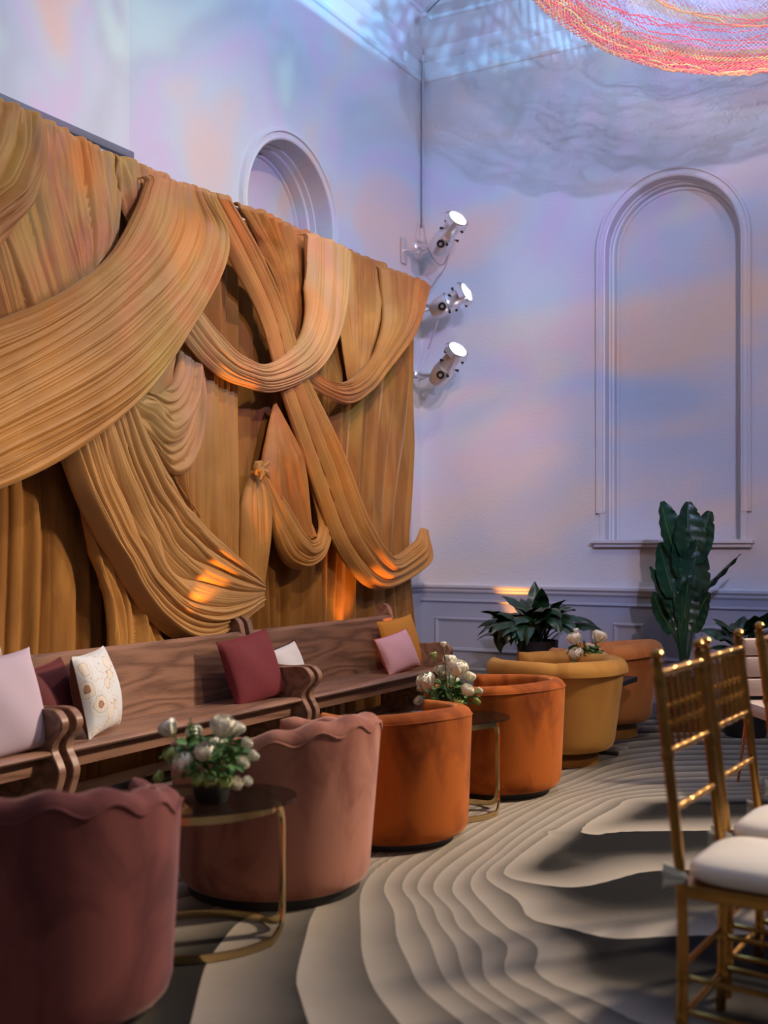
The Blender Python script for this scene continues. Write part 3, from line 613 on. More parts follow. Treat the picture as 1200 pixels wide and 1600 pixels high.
# ------------------------------------------------------------------ cushions
def cushion(name, loc, size, thick, rot, m, label, trim=None, piping=None, back=None, n=34, scal=0, w_h=1.0):
    """puffed square with drawn-out corners; local x = face normal"""
    t = empty(name, loc, label, 'cushion'); t.rotation_euler = rot
    r = np.random.RandomState(int(size*1000)+len(label))
    def side(s, nn=n):
        rows = []
        for i in range(nn+1):
            row = []
            for j in range(nn+1):
                a = -1+2*i/nn; b = -1+2*j/nn
                e = max(0, (1-a*a))**0.42*max(0, (1-b*b))**0.42
                k = 1-0.07*(1-(a*a*b*b))*(a*a+b*b)*0.9
                d = e*thick/2*(1+0.05*math.sin(5*a+3*b+label.__len__()))
                row.append((s*d, a*size/2*k, b*size/2*k*w_h))
            rows.append(row)
        return rows
    mb = MB(); mb.grid(side(1)); mb2 = MB(); mb2.grid(side(-1))
    if back: mb.build('front_cover', m, t); mb2.build('back_cover', back, t)
    else:
        mb.add(mb2.v, mb2.f); mb.build('cover', m, t)
    if trim:
        pts = []
        rows = side(1)
        ring = [rows[i][0] for i in range(n+1)]+[rows[n][j] for j in range(1, n+1)]+[rows[i][n] for i in range(n-1, -1, -1)]+[rows[0][j] for j in range(n-1, 0, -1)]
        ring = catmull(np.array(ring+[ring[0]]), 260)[:-1]
        if scal:
            c = ring.mean(0); out = []
            for q, p in enumerate(ring):
                f = 1+0.035*abs(math.sin(q/260*PI*scal)); out.append(c+(p-c)*f)
            mbt = MB(); mbt.grid([[tuple(p*0.985+np.array([0.004, 0, 0])), tuple(o_+np.array([0.004, 0, 0])), tuple(o_-np.array([0.004, 0, 0])), tuple(p*0.985-np.array([0.004, 0, 0]))] for p, o_ in zip(ring, out)], closed_u=True, closed_v=True); mbt.build('scalloped_trim', trim, t)
        else:
            MB().tube([tuple(p) for p in ring], 0.006, 8, closed=True).build('piping', trim, t)
    return t
rd = math.radians
def on_seat(y, x): return y, x
cushion('throw_cushion', (0.82, 3.34, 0.655), 0.45, 0.16, (rd(6), rd(-14), rd(-8)), 'lav', 'large plain lavender cushion at the left edge of the photo')
cushion('throw_cushion', (0.665, 3.80, 0.625), 0.35, 0.14, (rd(6), rd(-18), rd(12)), 'maroon', 'dark maroon cushion half hidden behind the pew arm, left of the floral one')
cushion('throw_cushion', (0.77, 3.98, 0.645), 0.40, 0.17, (rd(2), rd(-12), rd(22)), 'floral', 'white cushion embroidered with tan flowers, brown velvet on its back', back='brownc')
cushion('throw_cushion', (0.74, 5.27, 0.63), 0.41, 0.14, (rd(9), rd(-16), rd(-12)), 'burg', 'burgundy cushion leaning at the right end of the middle pew')
cushion('throw_cushion', (0.68, 5.73, 0.585), 0.29, 0.12, (rd(10), rd(-16), rd(-4)), 'whitec', 'white cushion with dark piping, mostly behind the burgundy cushion and pew arm', trim='nstripe')
cushion('throw_cushion', (0.79, 6.93, 0.585), 0.36, 0.13, (rd(10), rd(-22), rd(-14)), 'pinkc', 'small pale pink cushion with a coral scalloped edge', trim='pinktrim', scal=34, w_h=0.78)
cushion('throw_cushion', (0.68, 7.18, 0.625), 0.39, 0.13, (rd(6), rd(-16), rd(-14)), 'mustc', 'mustard cushion behind the pink one at the corner end of the pew')

# ------------------------------------------------------------------ barrel armchairs
def armchair(c, hb, ha, rt, rb, m, label, T0=2.25, thick=0.10, scallop=0, roll=0.0, zb=0.035, plinth=(0.30, 0.035), rz=0, seams=0, group='velvet barrel armchairs in a row', seatz=0.40, pm='black'):
    t = empty('barrel_armchair', (c[0], c[1], 0), label, 'armchair', group, rz)
    nth = 150; Tm = T0+0.16
    rows = []; pip = []
    for i in range(nth+1):
        th = -Tm+2*Tm*i/nth; a = abs(th); k = min(1, a/T0); sm_ = k*k*(3-2*k)
        h = hb-(hb-ha)*sm_
        if scallop: h += 0.007*math.cos(scallop*th)
        e = 1.0 if a <= T0 else math.sqrt(max(0.0, 1-((a-T0)/0.16)**2))
        sk = 0.0
        if seams: sk = 0.012*(abs(math.sin(seams*th))**0.3-1)
        pts = []
        hw = thick/2*max(e, 0.03); mid = lambda z: rb+(rt-rb)*(z-zb)/(hb-zb)-thick/2
        zlist = [zb, zb+0.004, zb+0.02, zb+0.05]+list(np.linspace(zb+0.10, h-hw-roll, 9))
        for q, z in enumerate(zlist):
            ins = (0.045, 0.022, 0.007, 0.0)[q] if q < 4 else 0.0
            pts.append((mid(z)+hw-ins, z))
        rr = hw+roll*e
        cz = h-rr
        hh = h
        for q in range(1, 12):
            an = (-0.5 if roll else 0.0)+ (PI+ (0.5 if roll else 0))*q/12
            pts.append((mid(cz)+(rr+sk)*math.cos(an)+roll*0.4, cz+(rr+sk)*math.sin(an)))
        for z in np.linspace(cz, seatz-0.12, 6): pts.append((mid(z)-hw, z))
        pts.append((mid(zb)-hw, zb))
        rows.append([(r*math.cos(th), r*math.sin(th), z) for r, z in pts])
        if scallop and a < T0-0.03:
            zz = h-0.046+0.010*math.cos(scallop*th); rp = mid(zz)+hw+0.001; pip.append((rp*math.cos(th), rp*math.sin(th), zz))
        if not scallop and not roll and a < T0-0.02:
            zz = h-0.040; rp = mid(zz)+hw+0.0005; pip.append((rp*math.cos(th), rp*math.sin(th), zz))
    mb = MB(); mb.grid(rows, closed_v=True); mb.build('shell', m, t, angle=70)
    if pip: MB().tube(pip, 0.005 if scallop else 0.0028, 6).build('piping', m, [o for o in t.children][0])
    ri = rt-thick+0.015
    # seat and cushion
    pl = []
    for i in range(64):
        th = 2*PI*i/64; x, y = math.cos(th)*ri, math.sin(th)*ri
        pl.append((max(x, -ri*0.97)*1.0, y))
    def slab(z0, z1, s, pf):
        rws = []
        for dz, ins in pf: rws.append([(x*(s-ins), y*(s-ins), z0+(z1-z0)*dz) for x, y in pl])
        mb = MB(); mb.grid(rws, closed_v=True); b0 = len(mb.v)-64; mb.f.append(tuple(b0+q for q in range(64))); mb.f.append(tuple(reversed(range(64)))); return mb
    slab(zb, seatz-0.11, 0.96, [(0, .06), (0.1, 0), (1, 0)]).build('seat_base', m, t)
    slab(seatz-0.11, seatz+0.01, 1.0, [(0, 0.05), (0.12, 0.01), (0.5, 0), (0.85, 0.02), (1.0, 0.10), (1.06, 0.3)]).build('seat_cushion', m, t)
    pr, ph = plinth
    MB().lathe([(pr, 0.0), (pr, ph*0.9), (pr-0.004, ph), (0.02, ph)], 40, (0, 0, 0.0)).build('base', pm, t)
    if pm != 'black': MB().lathe([(pr*0.6, ph-0.001), (pr*0.6, zb+0.01)], 30).build('swivel', pm, t)
    return t
armchair((2.10, 2.345), 0.70, 0.60, 0.43, 0.395, 'mauve', 'dark mauve armchair with a scalloped rim, closest to the camera at lower left', scallop=15, T0=1.95, rz=rd(-38), plinth=(0.34, 0.04))
armchair((2.03, 3.66), 0.70, 0.60, 0.43, 0.375, 'blush', 'dusty blush armchair with a scalloped rim, right of the front glass table', scallop=15, T0=2.1, rz=rd(-8), plinth=(0.34, 0.04))
armchair((2.06, 4.54), 0.62, 0.59, 0.385, 0.365, 'rust', 'rust orange armchair right behind the blush scalloped one', plinth=(0.30, 0.04), T0=1.70, rz=rd(-18))
armchair((2.07, 5.69), 0.62, 0.59, 0.40, 0.375, 'rust', 'rust orange armchair between the small glass table and the mustard armchair', plinth=(0.31, 0.04), rz=rd(-6))
armchair((2.08, 6.63), 0.65, 0.645, 0.435, 0.36, 'mustard', 'mustard armchair with a fat rolled rim and round plinth', T0=2.45, roll=0.018, thick=0.11, zb=0.09, plinth=(0.27, 0.045), pm='mustard', seams=2.6)
armchair((2.01, 7.71), 0.68, 0.62, 0.42, 0.35, 'apricot', 'apricot orange armchair farthest from the camera', roll=0.020, thick=0.12, zb=0.11, plinth=(0.26, 0.06), pm='mustard')

# ------------------------------------------------------------------ side tables
def lens_table(c, rz, label):
    t = empty('side_table', (c[0], c[1], 0), label, 'side table', 'brass side tables with smoked glass', rz)
    Lh, Wh, zt = 0.31, 0.225, 0.47
    def arc(s, n=30, L=Lh, W=Wh):
        return [(L*math.cos(PI*i/n), s*W*math.sin(PI*i/n)**0.9) for i in range(n+1)]
    # glass
    outl = arc(1, 30, Lh+0.035, Wh+0.01)+arc(-1, 30, Lh+0.035, Wh+0.01)[::-1][1:-1]
    mb = MB(); n = len(outl); mb.add([(x, y, zt+0.004) for x, y in outl]+[(x, y, zt+0.014) for x, y in outl], [tuple(range(n))[::-1], tuple(range(n, 2*n))]+[(i, (i+1) % n, n+(i+1) % n, n+i) for i in range(n)])
    mb.build('glass_top', 'glass', t)
    def strap(s):
        """one flat brass band: top arc, down both legs, bottom arc"""
        x1 = Lh*0.96; g = 0.011*s; pts = []
        yy = lambda x: g+(Wh*s-g)*(max(0, 1-(abs(x)/(x1+0.012))**2))**0.72
        xs_ = np.linspace(-(x1-0.052), x1-0.052, 22)
        top = [(x, yy(x), zt-0.011) for x in xs_]; bot = [(x, yy(x), 0.016) for x in xs_]
        ye = yy(x1-0.052)
        leg = [(x1-0.026, g+(ye-g)*0.42, zt-0.018), (x1-0.009, g+(ye-g)*0.13, zt-0.040), (x1, g, zt-0.085), (x1, g, zt-0.15), (x1, g, 0.16), (x1, g, 0.095), (x1-0.006, g+(ye-g)*0.12, 0.050), (x1-0.022, g+(ye-g)*0.42, 0.026)]
        path = top+leg+bot[::-1]+[(-x, y, z) for x, y, z in leg[::-1]]
        P = catmull(np.array(path+[path[0]]), 300)[:-1]; N = len(P)
        mb = MB(); rows = []; wdir = Vector((0, 0, 1)); prev = None
        for i in range(N):
            tn = Vector(P[(i+1) % N]-P[i-1]).normalized()
            if prev is not None: wdir = prev.rotation_difference(tn) @ wdir
            wdir = (wdir-tn*wdir.dot(tn)).normalized(); prev = tn; th = tn.cross(wdir).normalized()
            if abs(tn.z) < 0.15: wdir = (Vector((0, 0, 1))*(1 if wdir.z > 0 else -1)-tn*tn.z).normalized(); th = tn.cross(wdir).normalized()
            p = Vector(P[i]); rows.append([tuple(p+wdir*a*0.013+th*b*0.0045) for a, b in ((1, 1), (-1, 1), (-1, -1), (1, -1))])
        mb.grid(rows, closed_u=True, closed_v=True); return mb
    strap(1).build('frame_band', 'brass', t, angle=30); strap(-1).build('frame_band', 'brass', t, angle=30)
    return t
lens_table((2.16, 3.01), rd(43), 'brass and smoked glass side table beside the front mauve armchair')
lens_table((2.09, 5.03), rd(43), 'brass side table with smoked glass between the two rust armchairs')
t = empty('side_table', (2.16, 7.06, 0), 'low black side table between the mustard and apricot armchairs', 'side table')
MB().box((-0.25, -0.22, 0.44), (0.25, 0.22, 0.475), 0.004).build('tabletop', 'dwood', t)
MB().box((-0.03, -0.10, 0.02), (0.03, 0.10, 0.442), 0.004).build('pedestal', 'dwood', t)
for s in (-1, 1): MB().box((-0.22, 0.10*s-0.02, 0.0), (0.22, 0.10*s+0.02, 0.022), 0.004).build('foot', 'chrome' if s > 0 else 'dwood', t)

# ------------------------------------------------------------------ flowers
def petal_shape(mb, base, d, up, L, W, curl, n=6):
    """cupped petal from base along direction up, leaning to d"""
    d = Vector(d).normalized(); up = Vector(up).normalized(); side = up.cross(d).normalized()
    rows = []
    for i in range(n+1):
        q = i/n; w_ = W*math.sin(PI*min(1, q*0.86+0.06))**0.7
        lean = curl[0]+(curl[1]-curl[0])*q
        ctr = Vector(base)+up*L*(math.sin(min(q, 1)*1.3)/math.sin(1.3))*math.cos(lean*0.5)+d*L*(0.42*math.sin(q*PI*0.62)*(1+lean))
        rows.append([tuple(ctr+side*w_*s-d*abs(s)**2*w_*0.5) for s in (-1, -0.6, -0.2, 0.2, 0.6, 1)])
    mb.grid(rows)
def blossom(pos, axis, R, parent, m='petal', layers=3, rs=1, name='blossom'):
    r = random.Random(rs); mb = MB(); ax = Vector(axis).normalized(); e1 = ax.orthogonal().normalized(); e2 = ax.cross(e1)
    for l in range(layers):
        k = 5 if l else 6
        for i in range(k):
            a = 2*PI*(i+0.5*l)/k+r.uniform(-0.15, 0.15); d = e1*math.cos(a)+e2*math.sin(a)
            s = 1-l*0.22
            petal_shape(mb, Vector(pos), d, ax, R*1.25*(0.92+0.06*l), R*0.78*s, (0.35-l*0.45, 0.25-l*0.9))
    mb.sphere(Vector(pos)+ax*R*0.45, R*0.42, 6)
    return mb.build(name, m, parent, angle=80)
def leaflet(mb, base, direction, L, W, droop=0.3, n=6, roll=0):
    d = Vector(direction).normalized(); side = d.cross(Vector((0, 0, 1)))
    if side.length < 0.1: side = Vector((1, 0, 0))
    side = (Matrix.Rotation(roll, 3, d) @ side.normalized())
    nr = side.cross(d); rows = []
    p = Vector(base); 
    for i in range(n+1):
        q = i/n; w_ = W*math.sin(PI*(q*0.96+0.02))**0.8
        c = p+d*L*q-Vector((0, 0, 1))*droop*L*q*q
        rows.append([tuple(c+side*w_*s+nr*abs(s)*w_*0.35) for s in (-1, -0.5, 0, 0.5, 1)])
    mb.grid(rows)
def bouquet(loc, vr, vh, spread, label, spec, vm='black', seed=3, tall=None):
    t = empty('flower_arrangement', loc, label, 'flowers'); r = random.Random(seed)
    MB().lathe([(vr*0.80, 0), (vr*0.95, vh*0.2), (vr, vh*0.6), (vr*0.93, vh), (vr*0.85, vh), (vr*0.85, vh*0.8), (0.005, vh*0.8)], 28).build('vase', vm, t)
    for i, (dx, dy, dz, R, kind) in enumerate(spec):
        pos = Vector((dx, dy, dz)); b = Vector((dx*0.12, dy*0.12, vh*0.85))
        ax = (Vector((dx*0.9, dy*0.9, 0.10+max(0, dz-vh)*0.6))).normalized()
        mid_ = (pos+b)/2+Vector((0, 0, 0.015))
        bl = blossom(pos, ax, R*1.55, t, 'petal' if kind != 'g' else 'petal_green', 3 if kind == 'r' else 2, seed*31+i)
        MB().tube([b, mid_, pos], 0.0028, 6).build('stem', 'stem', bl)
    mb = MB()
    for i in range(210):
        a = r.uniform(0, 2*PI); el = r.uniform(0.05, 1.3); rad = spread*r.uniform(0.35, 0.98)
        p = Vector((math.cos(a)*math.cos(el)*rad, math.sin(a)*math.cos(el)*rad, vh+0.015+math.sin(el)*rad*0.85))
        d = Vector((math.cos(a+r.uniform(-1, 1)), math.sin(a+r.uniform(-1, 1)), r.uniform(-0.3, 1.1)))
        leaflet(mb, p, d, r.uniform(0.025, 0.055), r.uniform(0.009, 0.018), 0.3, 4, r.uniform(-1, 1))
    mb.build('foliage', 'foliage', t, angle=80)
    mb = MB()
    for i in range(tall or 5):
        a = r.uniform(0, 2*PI); top = Vector((math.cos(a)*spread*0.5, math.sin(a)*spread*0.5, vh+spread*r.uniform(0.9, 1.25)))
        mb.tube([(0, 0, vh*0.8), top*0.6, top], 0.0018, 5)
        for q in range(9):
            f = 0.45+0.55*q/8
            for s in (-1, 1): leaflet(mb, Vector((0, 0, vh*.8)).lerp(top, f), (math.cos(a+s*1.3), math.sin(a+s*1.3), 0.7), 0.026*(1.25-f*0.6), 0.006, 0.2, 3)
    mb.build('fern_sprig', 'leafl', t, angle=80)
    return t
# axes: camera right is roughly +x, camera left -x; towards camera -y
def cr_(a, b, z): return (a*RT[0]-b*FW[0], a*RT[1]-b*FW[1], z)   # a right, b towards the camera
V1 = on_z(330, 1252, 0.485)
sp1 = [(-0.125, 0.02, 0.185, 0.030, 'r'), (0.04, 0.05, 0.185, 0.038, 'r'), (-0.005, 0.09, 0.13, 0.030, 'r'), (-0.065, 0.09, 0.105, 0.030, 'r'), (0.085, 0.03, 0.19, 0.022, 's'), (0.115, 0.04, 0.155, 0.018, 's'), (0.105, 0.07, 0.105, 0.020, 's'), (0.13, 0.0, 0.115, 0.018, 's'), (0.085, 0.09, 0.055, 0.022, 's'), (0.12, 0.07, 0.06, 0.016, 's'),
       (0.015, 0.11, 0.065, 0.024, 'g'), (-0.02, 0.12, 0.07, 0.02, 'g'), (0.055, 0.11, 0.06, 0.022, 'g'), (-0.11, 0.08, 0.13, 0.022, 'g'), (-0.15, 0.06, 0.07, 0.018, 'g'), (0.06, -0.05, 0.17, 0.026, 'r'), (-0.06, -0.06, 0.16, 0.026, 'r'), (0.0, -0.1, 0.12, 0.026, 'r')]
def spec(l): return [(*cr_(a, b, z)[:2], z*1.22, R, k) for a, b, z, R, k in l]
bouquet(V1, 0.064, 0.088, 0.15, 'white tulip and ranunculus arrangement in a black bowl on the front glass table', spec(sp1), seed=3, tall=6)
V2 = on_z(690, 1128, 0.485); V2 = Vector((2.13, 5.03, 0.485))
sp2 = [(0.03, 0.05, 0.17, 0.045, 'r'), (-0.10, 0.05, 0.125, 0.042, 's'), (0.09, 0.02, 0.15, 0.026, 'r'), (0.0, 0.0, 0.21, 0.030, 's'), (0.07, 0.08, 0.10, 0.030, 's'), (-0.14, 0.03, 0.06, 0.022, 's'), (-0.04, -0.02, 0.17, 0.028, 's'), (0.12, 0.04, 0.06, 0.018, 'g'), (0.03, 0.10, 0.06, 0.024, 'g'), (-0.075, 0.0, 0.24, 0.018, 'g'), (-0.03, 0.02, 0.29, 0.014, 's'), (0.14, 0.0, 0.10, 0.016, 's'), (0.02, -0.09, 0.12, 0.028, 's'), (-0.13, 0.02, 0.11, 0.02, 's')]
bouquet(V2, 0.055, 0.055, 0.13, 'loose white arrangement in a black bowl on the small glass table between the rust armchairs', spec(sp2), seed=8, tall=4)
V3 = Vector((2.13, 7.06, 0.477))
sp3 = [(-0.07, 0.03, 0.18, 0.040, 's'), (0.07, 0.03, 0.19, 0.042, 's'), (-0.06, 0.06, 0.10, 0.042, 's'), (0.02, 0.02, 0.14, 0.03, 's'), (0.10, 0.06, 0.09, 0.03, 's'), (-0.02, 0.07, 0.06, 0.03, 's'), (-0.06, 0.0, 0.24, 0.015, 's'), (0.06, -0.06, 0.12, 0.03, 's'), (-0.1, -0.04, 0.1, 0.03, 's')]
bouquet(V3, 0.06, 0.09, 0.13, 'white arrangement showing above the rim of the mustard armchair', spec(sp3), seed=12, tall=5)

# ------------------------------------------------------------------ potted plants
def big_leaf(base, heading, el, pet, L, W, droop, m, parent, fold=0.35, n=14, split=0, roll=0.0, wave=0.0, tip=0.9):
    """petiole + blade as one arching ribbon"""
    h = Vector((math.cos(heading), math.sin(heading), 0)); p = Vector(base); a = el; pts = [p.copy()]
    ns = 24; tot = pet+L
    for i in range(ns):
        s = (i+1)/ns; a2 = el-droop*max(0, (s*tot-pet*0.5)/tot)**1.4
        p = p+(h*math.cos(a2)+Vector((0, 0, 1))*math.sin(a2))*tot/ns; pts.append(p.copy())
    P = catmull(np.array([q[:] for q in pts]), 60)
    k0 = int(60*pet/tot)
    B = P[k0:]; rows = []; N = len(B); r = random.Random(int(heading*100+L*1000))
    s0 = Vector((-math.sin(heading), math.cos(heading), 0))
    cols = 9
    for i in range(N):
        q = i/(N-1); tn = Vector(B[min(N-1, i+1)]-B[max(0, i-1)]).normalized()
        side = (Matrix.Rotation(roll, 3, tn) @ s0); side = (side-tn*side.dot(tn)).normalized(); nr = side.cross(tn)
        w_ = W*(math.sin(PI*(q**0.75)*0.985+0.012))**tip
        row = []
        for j in range(cols):
            s = -1+2*j/(cols-1); z = abs(s)*fold*w_+wave*w_*math.sin(q*16+(3 if s > 0 else 0))*abs(s)
            row.append(tuple(Vector(B[i])+side*w_*s*(1-fold*0.3)+nr*z))
        rows.append(row)
    mb = MB(); mb.grid(rows); o = mb.build('leaf', m, parent, angle=80)
    MB().tube([tuple(q) for q in P[:k0+2:2]]+[tuple(P[k0+1])], 0.0045, 6).build('stalk', 'leaf', o); return o
def pot(parent, r, h, z0=0): return MB().lathe([(r*0.86, z0), (r*0.9, z0+0.02), (r, z0+h-0.03), (r*1.02, z0+h), (r*0.93, z0+h), (r*0.91, z0+h-0.04), (0.01, z0+h-0.04)], 36).build('pot', 'pot', parent)
rr = random.Random(11)
pl = cd(1.166, 8.5); t = empty('peace_lily', pl, 'dark drooping plant in a black pot in front of the amber glow', 'plant')
pot(t, 0.155, 0.62)
RH = TH   # heading of camera right in world
lily = []
for i in range(46):
    hd = rr.uniform(0, 2*PI); el = rr.uniform(0.75, 1.45)
    big_leaf((rr.uniform(-.05, .05), rr.uniform(-.05, .05), 0.57), hd, el, rr.uniform(0.12, 0.26), rr.uniform(0.24, 0.34), rr.uniform(0.055, 0.085), rr.uniform(1.6, 3.0), 'leaf', t, roll=rr.uniform(-0.5, 0.5), wave=0.08)
for hd, el, pe, L, W, dr in ((RH, 0.75, 0.24, 0.34, 0.075, 2.1), (RH-0.2, 0.95, 0.26, 0.30, 0.07, 2.6), (RH+PI, 0.8, 0.22, 0.34, 0.075, 2.5), (RH+PI+0.25, 0.55, 0.24, 0.30, 0.07, 1.8), (RH+PI-0.3, 1.0, 0.2, 0.32, 0.075, 3.0), (RH+PI/2, 1.4, 0.26, 0.26, 0.07, 0.6), (RH-PI/2, 1.35, 0.24, 0.27, 0.075, 0.9), (RH-PI/2+.7, 1.2, 0.24, 0.27, 0.075, 2.0)):
    big_leaf((0, 0, 0.57), hd, el, pe, L, W, dr, 'leaf', t, roll=0.2, wave=0.08)
for i in range(18):
    big_leaf((rr.uniform(-.05, .05), rr.uniform(-.05, .05), 0.57), RH+PI+rr.uniform(-1.3, 1.3) if i % 2 else rr.uniform(0, 2*PI), rr.uniform(0.9, 1.3), rr.uniform(0.14, 0.22), rr.uniform(0.28, 0.36), rr.uniform(0.07, 0.095), rr.uniform(3.0, 3.9), 'leaf', t, roll=rr.uniform(-0.6, 0.6), wave=0.10)
bp = cd(2.19, 8.2); t = empty('bird_of_paradise_plant', bp, 'tall plant with broad upright paddle leaves in front of the arched niche', 'plant')
pot(t, 0.17, 0.36)
for (dx, dz0, dz, L, W, ph, tiltx, roll) in (
    (-0.075, 0.34, 1.30, 0.36, 0.105, 0.10, -0.09, 0.5), (0.035, 0.34, 1.30, 0.36, 0.100, -0.05, 0.0, 0.1), (0.095, 0.34, 1.25, 0.34, 0.085, 0.15, 0.10, -0.5), (-0.01, 0.34, 1.14, 0.36, 0.10, 0.3, -0.03, 0.4),
    (-0.08, 0.34, 1.00, 0.36, 0.09, 0.3, -0.10, 0.2), (0.06, 0.34, 1.00, 0.38, 0.10, 0.2, 0.04, -0.2), (0.12, 0.34, 0.98, 0.30, 0.045, 0.6, 0.28, 0.9), (-0.10, 0.34, 0.84, 0.34, 0.075, 0.5, -0.16, 0.8), (-0.09, 0.34, 0.72, 0.28, 0.07, 0.7, -0.15, 0.3), (0.07, 0.34, 0.72, 0.28, 0.07, 0.7, 0.10, -0.6), (0.01, 0.34, 0.80, 0.30, 0.08, 0.4, 0.02, 0.1)):
    # stalk leans from the pot centre, blade upright
    b = Vector((rr.uniform(-.04, .04), rr.uniform(-.04, .04), dz0)); A = Vector((dx*RT[0], dx*RT[1], dz)); top = A+Vector((tiltx*RT[0], tiltx*RT[1], L))
    side = Vector((RT[0], RT[1], 0)); side = Matrix.Rotation(roll, 3, 'Z') @ side
    P = catmull(np.array([b[:], (b.lerp(A, 0.6)+Vector((0, 0, 0.03)))[:], A[:], A.lerp(top, 0.5)[:], (top+Vector((FW[0], FW[1], 0))*0.10*(-ph))[:]]), 50)
    rows = []; B = P[22:]; N = len(B)
    for i in range(N):
        q = i/(N-1); w_ = 1.2*W*(math.sin(PI*(q**0.62)*0.97+0.03))**0.62
        tn = Vector(B[min(N-1, i+1)]-B[max(0, i-1)]).normalized(); sd = (side-tn*side.dot(tn)).normalized(); nr = sd.cross(tn)
        notch = 0.82 if (i % 9 == 4 and q > 0.3 and (int(dx*100)+i) % 2) else 1.0
        rows.append([tuple(Vector(B[i])+sd*w_*s*(notch if s > 0.7 else 1)+nr*(abs(s)**1.5*w_*0.42+0.006*math.sin(i*1.1+2*s)*abs(s))) for s in np.linspace(-1, 1, 11)])
    mb = MB(); mb.grid(rows); lf = mb.build('leaf', 'leaf2', t, angle=80)
    MB().tube([tuple(q) for q in P[:26]], [0.011-0.006*i/25 for i in range(26)], 7).build('stalk', 'leaf2', lf)
    MB().tube([tuple(q) for q in B[:-2:2]], 0.004, 6).build('midrib', 'leafl', lf)
rp = cd(2.55, 7.9); t = empty('leafy_floor_plant', rp, 'dark broad-leaved plant at the right edge above the gold chair backs', 'plant')
pot(t, 0.16, 0.60)
for i in range(26):
    big_leaf((rr.uniform(-.05, .05), rr.uniform(-.05, .05), 0.56), rr.uniform(0, 2*PI), rr.uniform(0.6, 1.4), rr.uniform(0.08, 0.2), rr.uniform(0.15, 0.22), rr.uniform(0.06, 0.085), rr.uniform(0.8, 2.2), 'leaf', t, roll=rr.uniform(-.5, .5), wave=0.06)

# ------------------------------------------------------------------ gold chiavari chairs (long way round: back posts lean to the wall side)
def chiavari():
    t = empty('chiavari_chair', (0, 0, 0))
    Wd = 0.36; zt = 1.03
    def turned(z0, z1, p0, p1, r, beads, rb=1.5):
        pts = []; rs = []
        N = 40
        for i in range(N+1):
            q = i/N; z = z0+(z1-z0)*q; rr_ = r
            for b in beads:
                if abs(q-b) < 0.012: rr_ = r*rb
            pts.append(Vector(p0).lerp(Vector(p1), q)); rs.append(rr_)
        return pts, rs
    def postpath(y):
        return catmull(np.array([(0.0, y, 0.0), (0.005, y, 0.25), (0.0, y, 0.46), (-0.025, y, 0.70), (-0.065, y, zt)]), 80)
    for y in (0, Wd):
        P = postpath(y); rs = []
        for p in P:
            r = 0.0145
            for zb_ in (0.215, 0.105, 0.46, 0.785, 0.99):
                if abs(p[2]-zb_) < 0.008: r = 0.0185
            rs.append(r)
        bpst = MB().tube([tuple(p) for p in P], rs, 12).build('back_post', 'chgold', t)
        MB().lathe([(0.012, 0), (0.018, 0.004), (0.018, 0.010), (0.009, 0.014), (0.016, 0.022), (0.017, 0.030), (0.010, 0.040), (0.001, 0.043)], 14, (-0.065, y, zt)).build('finial', 'chgold', bpst)
    for y in (0.0, Wd):
        MB().tube([(0.40, y-0.0, 0.0), (0.385, y, 0.44)], [0.011, 0.015], 12).build('front_leg', 'chgold', t)
    def rail(z, xo, r, nm, lumps=5):
        pts = []; rs = []
        for i in range(41):
            q = i/40; pts.append((xo, Wd*q, z)); rs.append(r*(1.0+0.30*max(0, math.cos(q*2*PI*lumps))**8))
        MB().tube(pts, rs, 10).build(nm, 'chgold', t)
    xof = lambda z: float(np.interp(z, [0, 0.25, 0.46, 0.70, zt], [0, 0.005, 0, -0.025, -0.065]))
    rail(1.005, xof(1.005), 0.0125, 'top_rail', 3)
    rail(0.80, xof(0.80), 0.010, 'back_rail'); rail(0.65, xof(0.65), 0.010, 'back_rail')
    for i in range(6):
        y = Wd*(i+1)/7
        pts = []; rs = []
        for q in np.linspace(0, 1, 40):
            z = 0.80+0.205*q; pts.append((xof(z), y, z)); rs.append(0.0062*(1.6 if (abs(q-0.32) < 0.03 or abs(q-0.55) < 0.03) else 1))
        MB().tube(pts, rs, 8).build('spindle', 'chgold', t)
    MB().box((-0.005, -0.012, 0.425), (0.40, Wd+0.012, 0.462), 0.006).build('seat_frame', 'chgold', t)
    for z in (0.215, 0.125):
        for y in (0, Wd): MB().tube([(0.0, y, z), (0.395, y, z-0.005)], 0.0085, 8).build('stretcher', 'chgold', t)
    for z in (0.235, 0.105):
        MB().tube([(0.0, 0, z), (0.0, Wd, z)], 0.0085, 8).build('stretcher', 'chgold', t)
        MB().tube([(0.39, 0, z), (0.39, Wd, z)], 0.0085, 8).build('stretcher', 'chgold', t)
    return t
